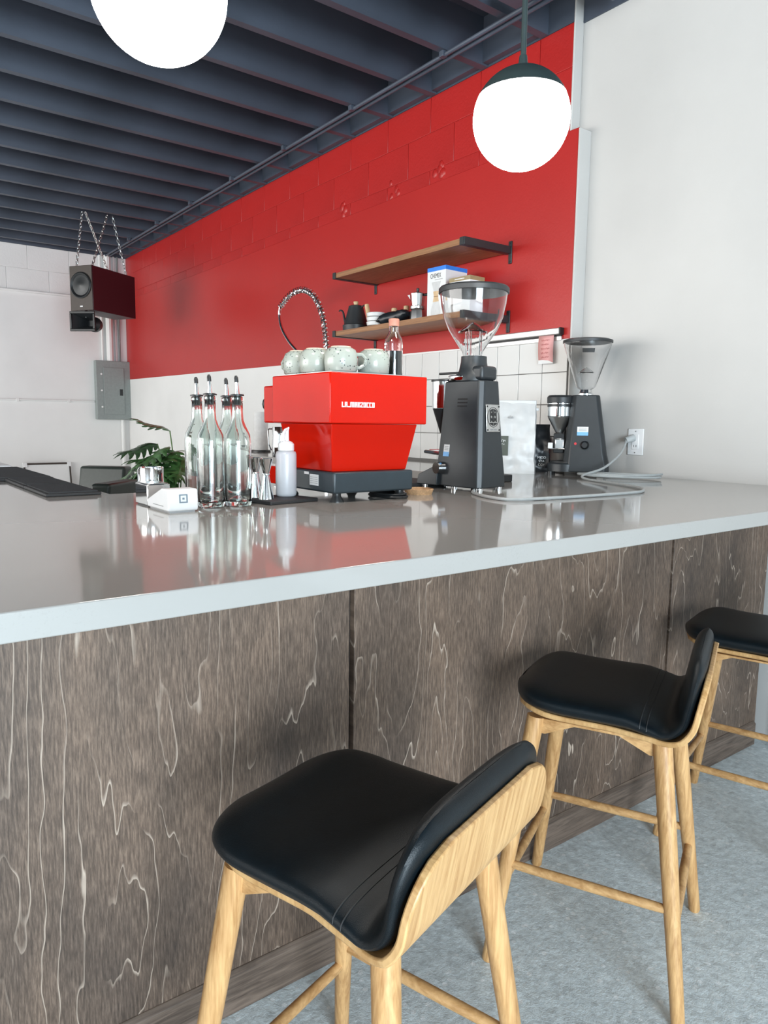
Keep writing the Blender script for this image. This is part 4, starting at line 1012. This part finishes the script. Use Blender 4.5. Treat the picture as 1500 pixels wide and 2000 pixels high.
def carton(label, x, y, rot, w, d, h, band, bh, big):
    t = thing('carafe_box', label, 'box', (x, y, ST), radians(rot))
    # local -y front with the picture, +x side
    bx_ = MB().box(-w/2, w/2, -d/2, d/2, 0, h).build('carton', M['card'], t, 0.0008, 1)
    e = 0.0006
    MB().box(-w/2-e, w/2+e, -d/2-e, d/2+e, h-bh, h+e).build('colour_band', band, t, 0.0006, 1)
    text('lettering', 'CHEMEX', 0.034 if big else 0.030, M['ink'], t, (-0.006, -d/2-0.0004, h-bh-0.026), (1, 0, 0), (0, 0, 1), sx=0.62, depth=0.0003)
    if big:
        MB().box(-0.012, 0.048, -d/2-0.0006, -d/2-0.0002, h-bh-0.048, h-bh-0.045).build('print_line', M['grey_ink'], t)
        def pol(name, pts, m, o): MB().prism(pts, -d/2-o-0.0004, -d/2-o, 'y').build(name, m, t)
        pol('print_glass_top', [(-0.036, 0.190), (0.036, 0.190), (0.016, 0.138), (-0.018, 0.138)], plain('pale_print', (0.62, 0.62, 0.61), 0.5), 0.0003)
        pol('print_collar', [(-0.022, 0.140), (0.020, 0.140), (0.016, 0.112), (0.022, 0.084), (-0.024, 0.084), (-0.017, 0.112)], M['pale_wood'], 0.0006)
        pol('print_glass_bulb', [(-0.022, 0.085), (0.020, 0.085), (0.036, 0.045), (0.036, 0.018), (0.028, 0.008), (-0.030, 0.008), (-0.038, 0.018), (-0.038, 0.045)], plain('pale_print_grey', (0.66, 0.66, 0.65), 0.5), 0.0003)
        pol('print_cord', [(-0.018, 0.114), (0.018, 0.114), (0.018, 0.110), (-0.018, 0.110)], M['shelf'], 0.0010)
    else:
        MB().box(-0.035, 0.035, -d/2-0.0012, -d/2-0.0006, h-bh/2-0.002, h-bh/2+0.002).build('print_line', M['card'], t)
    return t
carton('tall white carafe box with a blue top band', -3.095, 2.760, 3, 0.142, 0.165, 0.268, M['blue'], 0.021, True)
carton('shorter white filter box with a bronze band behind the hopper', -2.895, 2.72, 3, 0.150, 0.110, 0.185, M['gold'], 0.021, False)

# ------------------------------------------------------------------ ticket rail with pink slip
rl = thing('ticket_rail', 'aluminium order rail fixed along the top of the tiles', 'rail', (-2.80, 2.948, 1.745))
MB().box(-0.355, 0.368, -0.030, -0.008, 0.004, 0.036).build('clip_bar', M['alu'], rl, 0.004)
MB().box(-0.355, 0.368, -0.012, 0, -0.026, -0.004).build('back_plate', M['alu'], rl, 0.002)
MB().box(-0.352, 0.366, -0.010, -0.001, -0.004, 0.0045).build('slot', M['ink'], rl)
for x in (-0.359, 0.372): MB().box(x-0.004, x+0.004, -0.031, -0.001, 0.002, 0.037).build('end_cap', M['black'], rl, 0.001)
tk = thing('order_slip', 'pink order slip hanging from the metal rail', 'paper', (-2.515, 2.922, 1.612))
secs = []
for i in range(9):
    q = i/8; x = 0.0; secs.append([(-0.048+0.004*(1-q), -0.006*sin(q*3), 0.135*q+0.002), (0.048+0.004*(1-q), -0.004*sin(q*3+0.6), 0.135*q)])
sl = MB(); sl.rings(secs, False, False, False); so = sl.build('sheet', M['pink'], tk); so.modifiers.new('solid', 'SOLIDIFY').thickness = 0.0005
MB().box(-0.044, 0.052, -0.0022, -0.0012, -0.004, 0.016).build('white_strip', M['card'], tk)
red_ink = plain('red_ink', (0.5, 0.10, 0.10), 0.6)
for k in range(5): scribble('handwriting', tk, red_ink, -0.026, 0.030-0.006*(k % 2), 0.113-0.021*k, 0.005, -0.0075, 0.0006, 'x')

# ------------------------------------------------------------------ spring faucet
fc = thing('spring_faucet', 'tall chrome pre-rinse faucet with a coiled spring', 'faucet', (-4.10, 2.62, CT))
def F(x, z, y=2.62): return Vector((x+4.10, y-2.62, z-CT))
MB().lathe([(0.032, 0), (0.032, 0.01), (0.022, 0.02), (0.018, 0.08)], 20).build('base', M['chrome'], fc)
MB().tube([F(-4.10, 1.14), F(-4.10, 1.74)], 0.014, 12).build('riser', M['chrome'], fc)
arc_ = spline([F(-4.10, 1.72), F(-4.115, 1.86), F(-4.16, 2.00), F(-4.25, 2.12), F(-4.38, 2.185), F(-4.52, 2.19), F(-4.64, 2.155), F(-4.72, 2.11)], 10)
MB().tube(arc_, 0.009, 10).build('hose', M['steel'], fc)
tot = [0]
for i in range(1, len(arc_)): tot.append(tot[-1]+(arc_[i]-arc_[i-1]).length)
hel = []; turns = 34
for k in range(turns*10):
    s = tot[-1]*k/(turns*10-1); i = 1
    while i < len(tot)-1 and tot[i] < s: i += 1
    q = (s-tot[i-1])/(tot[i]-tot[i-1]); p = arc_[i-1].lerp(arc_[i], q); t_ = (arc_[i]-arc_[i-1]).normalized()
    n1 = Vector((0, 1, 0)); n2 = t_.cross(n1).normalized(); a = 2*pi*k/10
    hel.append(p+n1*0.019*cos(a)+n2*0.019*sin(a))
MB().tube(hel, 0.0045, 5).build('spring', M['chrome'], fc)
MB().tube(spline([F(-4.72, 2.11), F(-4.735, 2.05), F(-4.70, 1.96), F(-4.60, 1.86), F(-4.46, 1.76), F(-4.42, 1.66)], 8), 0.010, 10).build('spray_arm', M['chrome'], fc)
MB().tube([F(-4.42, 1.67), F(-4.415, 1.60), F(-4.415, 1.54)], [0.014, 0.022, 0.026], 14).build('spray_head', M['black'], fc)

# ------------------------------------------------------------------ far corner: armchair, frame, plant
def armchair(label, x, y, hd):
    t = thing('armchair', label, 'armchair', (x, y, 0), radians(hd), 'dark green armchairs')
    MB().box(-0.22, 0.28, -0.22, 0.22, 0.30, 0.44).build('seat', M['green_vinyl'], t, 0.03, 4)
    MB().hexa([(-0.30, -0.23, 0.42), (-0.14, -0.23, 0.42), (-0.14, 0.23, 0.42), (-0.30, 0.23, 0.42)], [(-0.38, -0.23, 0.85), (-0.23, -0.23, 0.85), (-0.23, 0.23, 0.85), (-0.38, 0.23, 0.85)]).build('backrest', M['green_vinyl'], t, 0.025, 4)
    for s_ in (-1, 1):
        MB().tube(spline([(-0.26, s_*0.255, 0.60), (-0.05, s_*0.27, 0.625), (0.20, s_*0.27, 0.61), (0.27, s_*0.265, 0.57)], 6), 0.018, 10).build('arm', M['shelf'], t)
        MB().cyl((0.24, s_*0.262, 0.585), (0.26, s_*0.25, 0), 0.017, 0.013).build('leg', M['shelf'], t)
        MB().cyl((-0.22, s_*0.258, 0.60), (-0.30, s_*0.25, 0), 0.017, 0.013).build('leg', M['shelf'], t)
    return t
armchair('dark green armchair further back, its padded front toward the bar', -6.95, 1.86, 315)
armchair('dark green armchair nearer the bar, turned away and half hidden', -5.60, 1.42, 224)
pf = thing('picture_frame', 'framed white board leaning on the far wall behind the bar mats', 'picture frame', (FARX+0.15, 1.98, 0))
tilt = 0.13/0.78
def leanbox(name, y0, y1, z0, z1, o0, o1, m, par): 
    f = lambda z, o: -tilt*z+o
    return MB().hexa([(f(z0, o0), y0, z0), (f(z0, o1), y0, z0), (f(z0, o1), y1, z0), (f(z0, o0), y1, z0)], [(f(z1, o0), y0, z1), (f(z1, o1), y0, z1), (f(z1, o1), y1, z1), (f(z1, o0), y1, z1)]).build(name, m, par, 0.001)
leanbox('board', -0.24, 0.24, 0.015, 0.765, 0.0, 0.008, M['card'], pf)
for a in ((-0.255, 0.255, 0.76, 0.78), (-0.255, 0.255, 0.0, 0.02), (-0.255, -0.238, 0.02, 0.76), (0.238, 0.255, 0.02, 0.76)): leanbox('rail', a[0], a[1], a[2], a[3], -0.004, 0.016, M['brown_face'], pf)
for y in (-0.262, 0.217): leanbox('corner_guard', y, y+0.045, 0.735, 0.785, -0.008, 0.019, M['white_plastic'], pf)

def leaf_mesh(seed):
    """split monstera leaf: heart blade cut into lobes along the midrib, in the xy plane, tip at +x"""
    rnd = random.Random(seed); mb = MB(); n = 6
    def zf(x, y): return -0.16*x*x/1.0-0.35*abs(y)**1.6+0.03*sin(9*x)
    for s_ in (-1, 1):
        for i in range(n):
            x0 = i/n*0.86; x1 = (i+0.94)/n*0.86
            wd = 0.50*sin(pi*(0.16+0.78*(i+0.5)/n))**0.8*rnd.uniform(0.9, 1.05)
            sweep = 0.10+0.10*i/n
            rs_ = []
            for k in range(6):
                q = k/5; y = s_*wd*q; ta = 1-0.55*q**3
                xm = (x0+x1)/2+sweep*q*q; hw = (x1-x0)/2*ta*(1.12 if q < 0.5 else 0.92)
                if k == 5: hw *= 0.45
                rs_.append([(xm-hw, y, zf(xm-hw, y)), (xm, y, zf(xm, y)+0.010), (xm+hw, y, zf(xm+hw, y))])
            mb.rings(rs_, False, False, False)
    mb.rings([[(0.80, -0.07, zf(0.8, 0.07)), (0.80, 0.07, zf(0.8, 0.07))], [(0.92, -0.05, zf(0.92, 0.05)), (0.92, 0.05, zf(0.92, 0.05))], [(1.06, -0.004, zf(1.06, 0)), (1.06, 0.004, zf(1.06, 0))]], False, False, False)
    mb.rings([[(x, -0.03, zf(x, 0.03)), (x, 0, zf(x, 0)+0.012), (x, 0.03, zf(x, 0.03))] for x in (-0.02, 0.2, 0.4, 0.6, 0.8, 0.95)], False, False, False)
    me = mb.mesh('leaf', 60); me.materials.append(M['leaf']); return me
pt = thing('monstera_plant', 'potted monstera with split green leaves behind the bottles', 'plant', (-6.35, 2.47, 0))
MB().lathe([(0.13, 0.0), (0.17, 0.30), (0.18, 0.32), (0.165, 0.32), (0.155, 0.28)], 28).build('pot', M['pot'], pt)
variants = [leaf_mesh(1), leaf_mesh(2), leaf_mesh(3)]
leaves = [(-0.02, -0.06, 1.20, 250, 25, 0.30), (-0.10, -0.15, 1.08, 235, -10, 0.32), (0.10, -0.12, 1.06, 275, -22, 0.34), (0.05, -0.22, 0.98, 250, -35, 0.34), (-0.12, -0.26, 0.93, 225, -30, 0.32),
          (0.18, -0.20, 0.92, 295, -38, 0.30), (0.08, -0.30, 0.86, 262, -48, 0.28), (0.22, -0.04, 0.98, 330, -25, 0.30), (-0.18, 0.02, 1.02, 190, -20, 0.30), (0.05, -0.10, 1.00, 240, -5, 0.34), (0.12, -0.05, 1.02, 300, -12, 0.34), (-0.05, -0.18, 0.90, 262, -28, 0.34), (0.15, -0.12, 0.86, 275, -40, 0.34), (0.0, -0.05, 0.82, 290, -30, 0.34), (-0.12, -0.10, 0.88, 215, -32, 0.32), (0.16, -0.30, 0.78, 285, -55, 0.26), (-0.04, -0.34, 0.80, 240, -50, 0.26)]
for k, (x, y, z, hd, el, sc_) in enumerate(leaves):
    o = link('leaf', variants[k % 3], pt); o.location = (x, y, z); o.scale = (sc_*1.2, sc_*1.2, sc_*1.2)
    o.rotation_euler = (radians(random.uniform(-22, 22)), radians(-el), radians(hd))
    MB().tube(spline([(random.uniform(-0.05, 0.05), random.uniform(-0.05, 0.05), 0.27), (x*0.45, y*0.45, 0.27+(z-0.27)*0.62), (x, y, z)], 6), 0.006, 6).build('stem', M['stem'], pt)
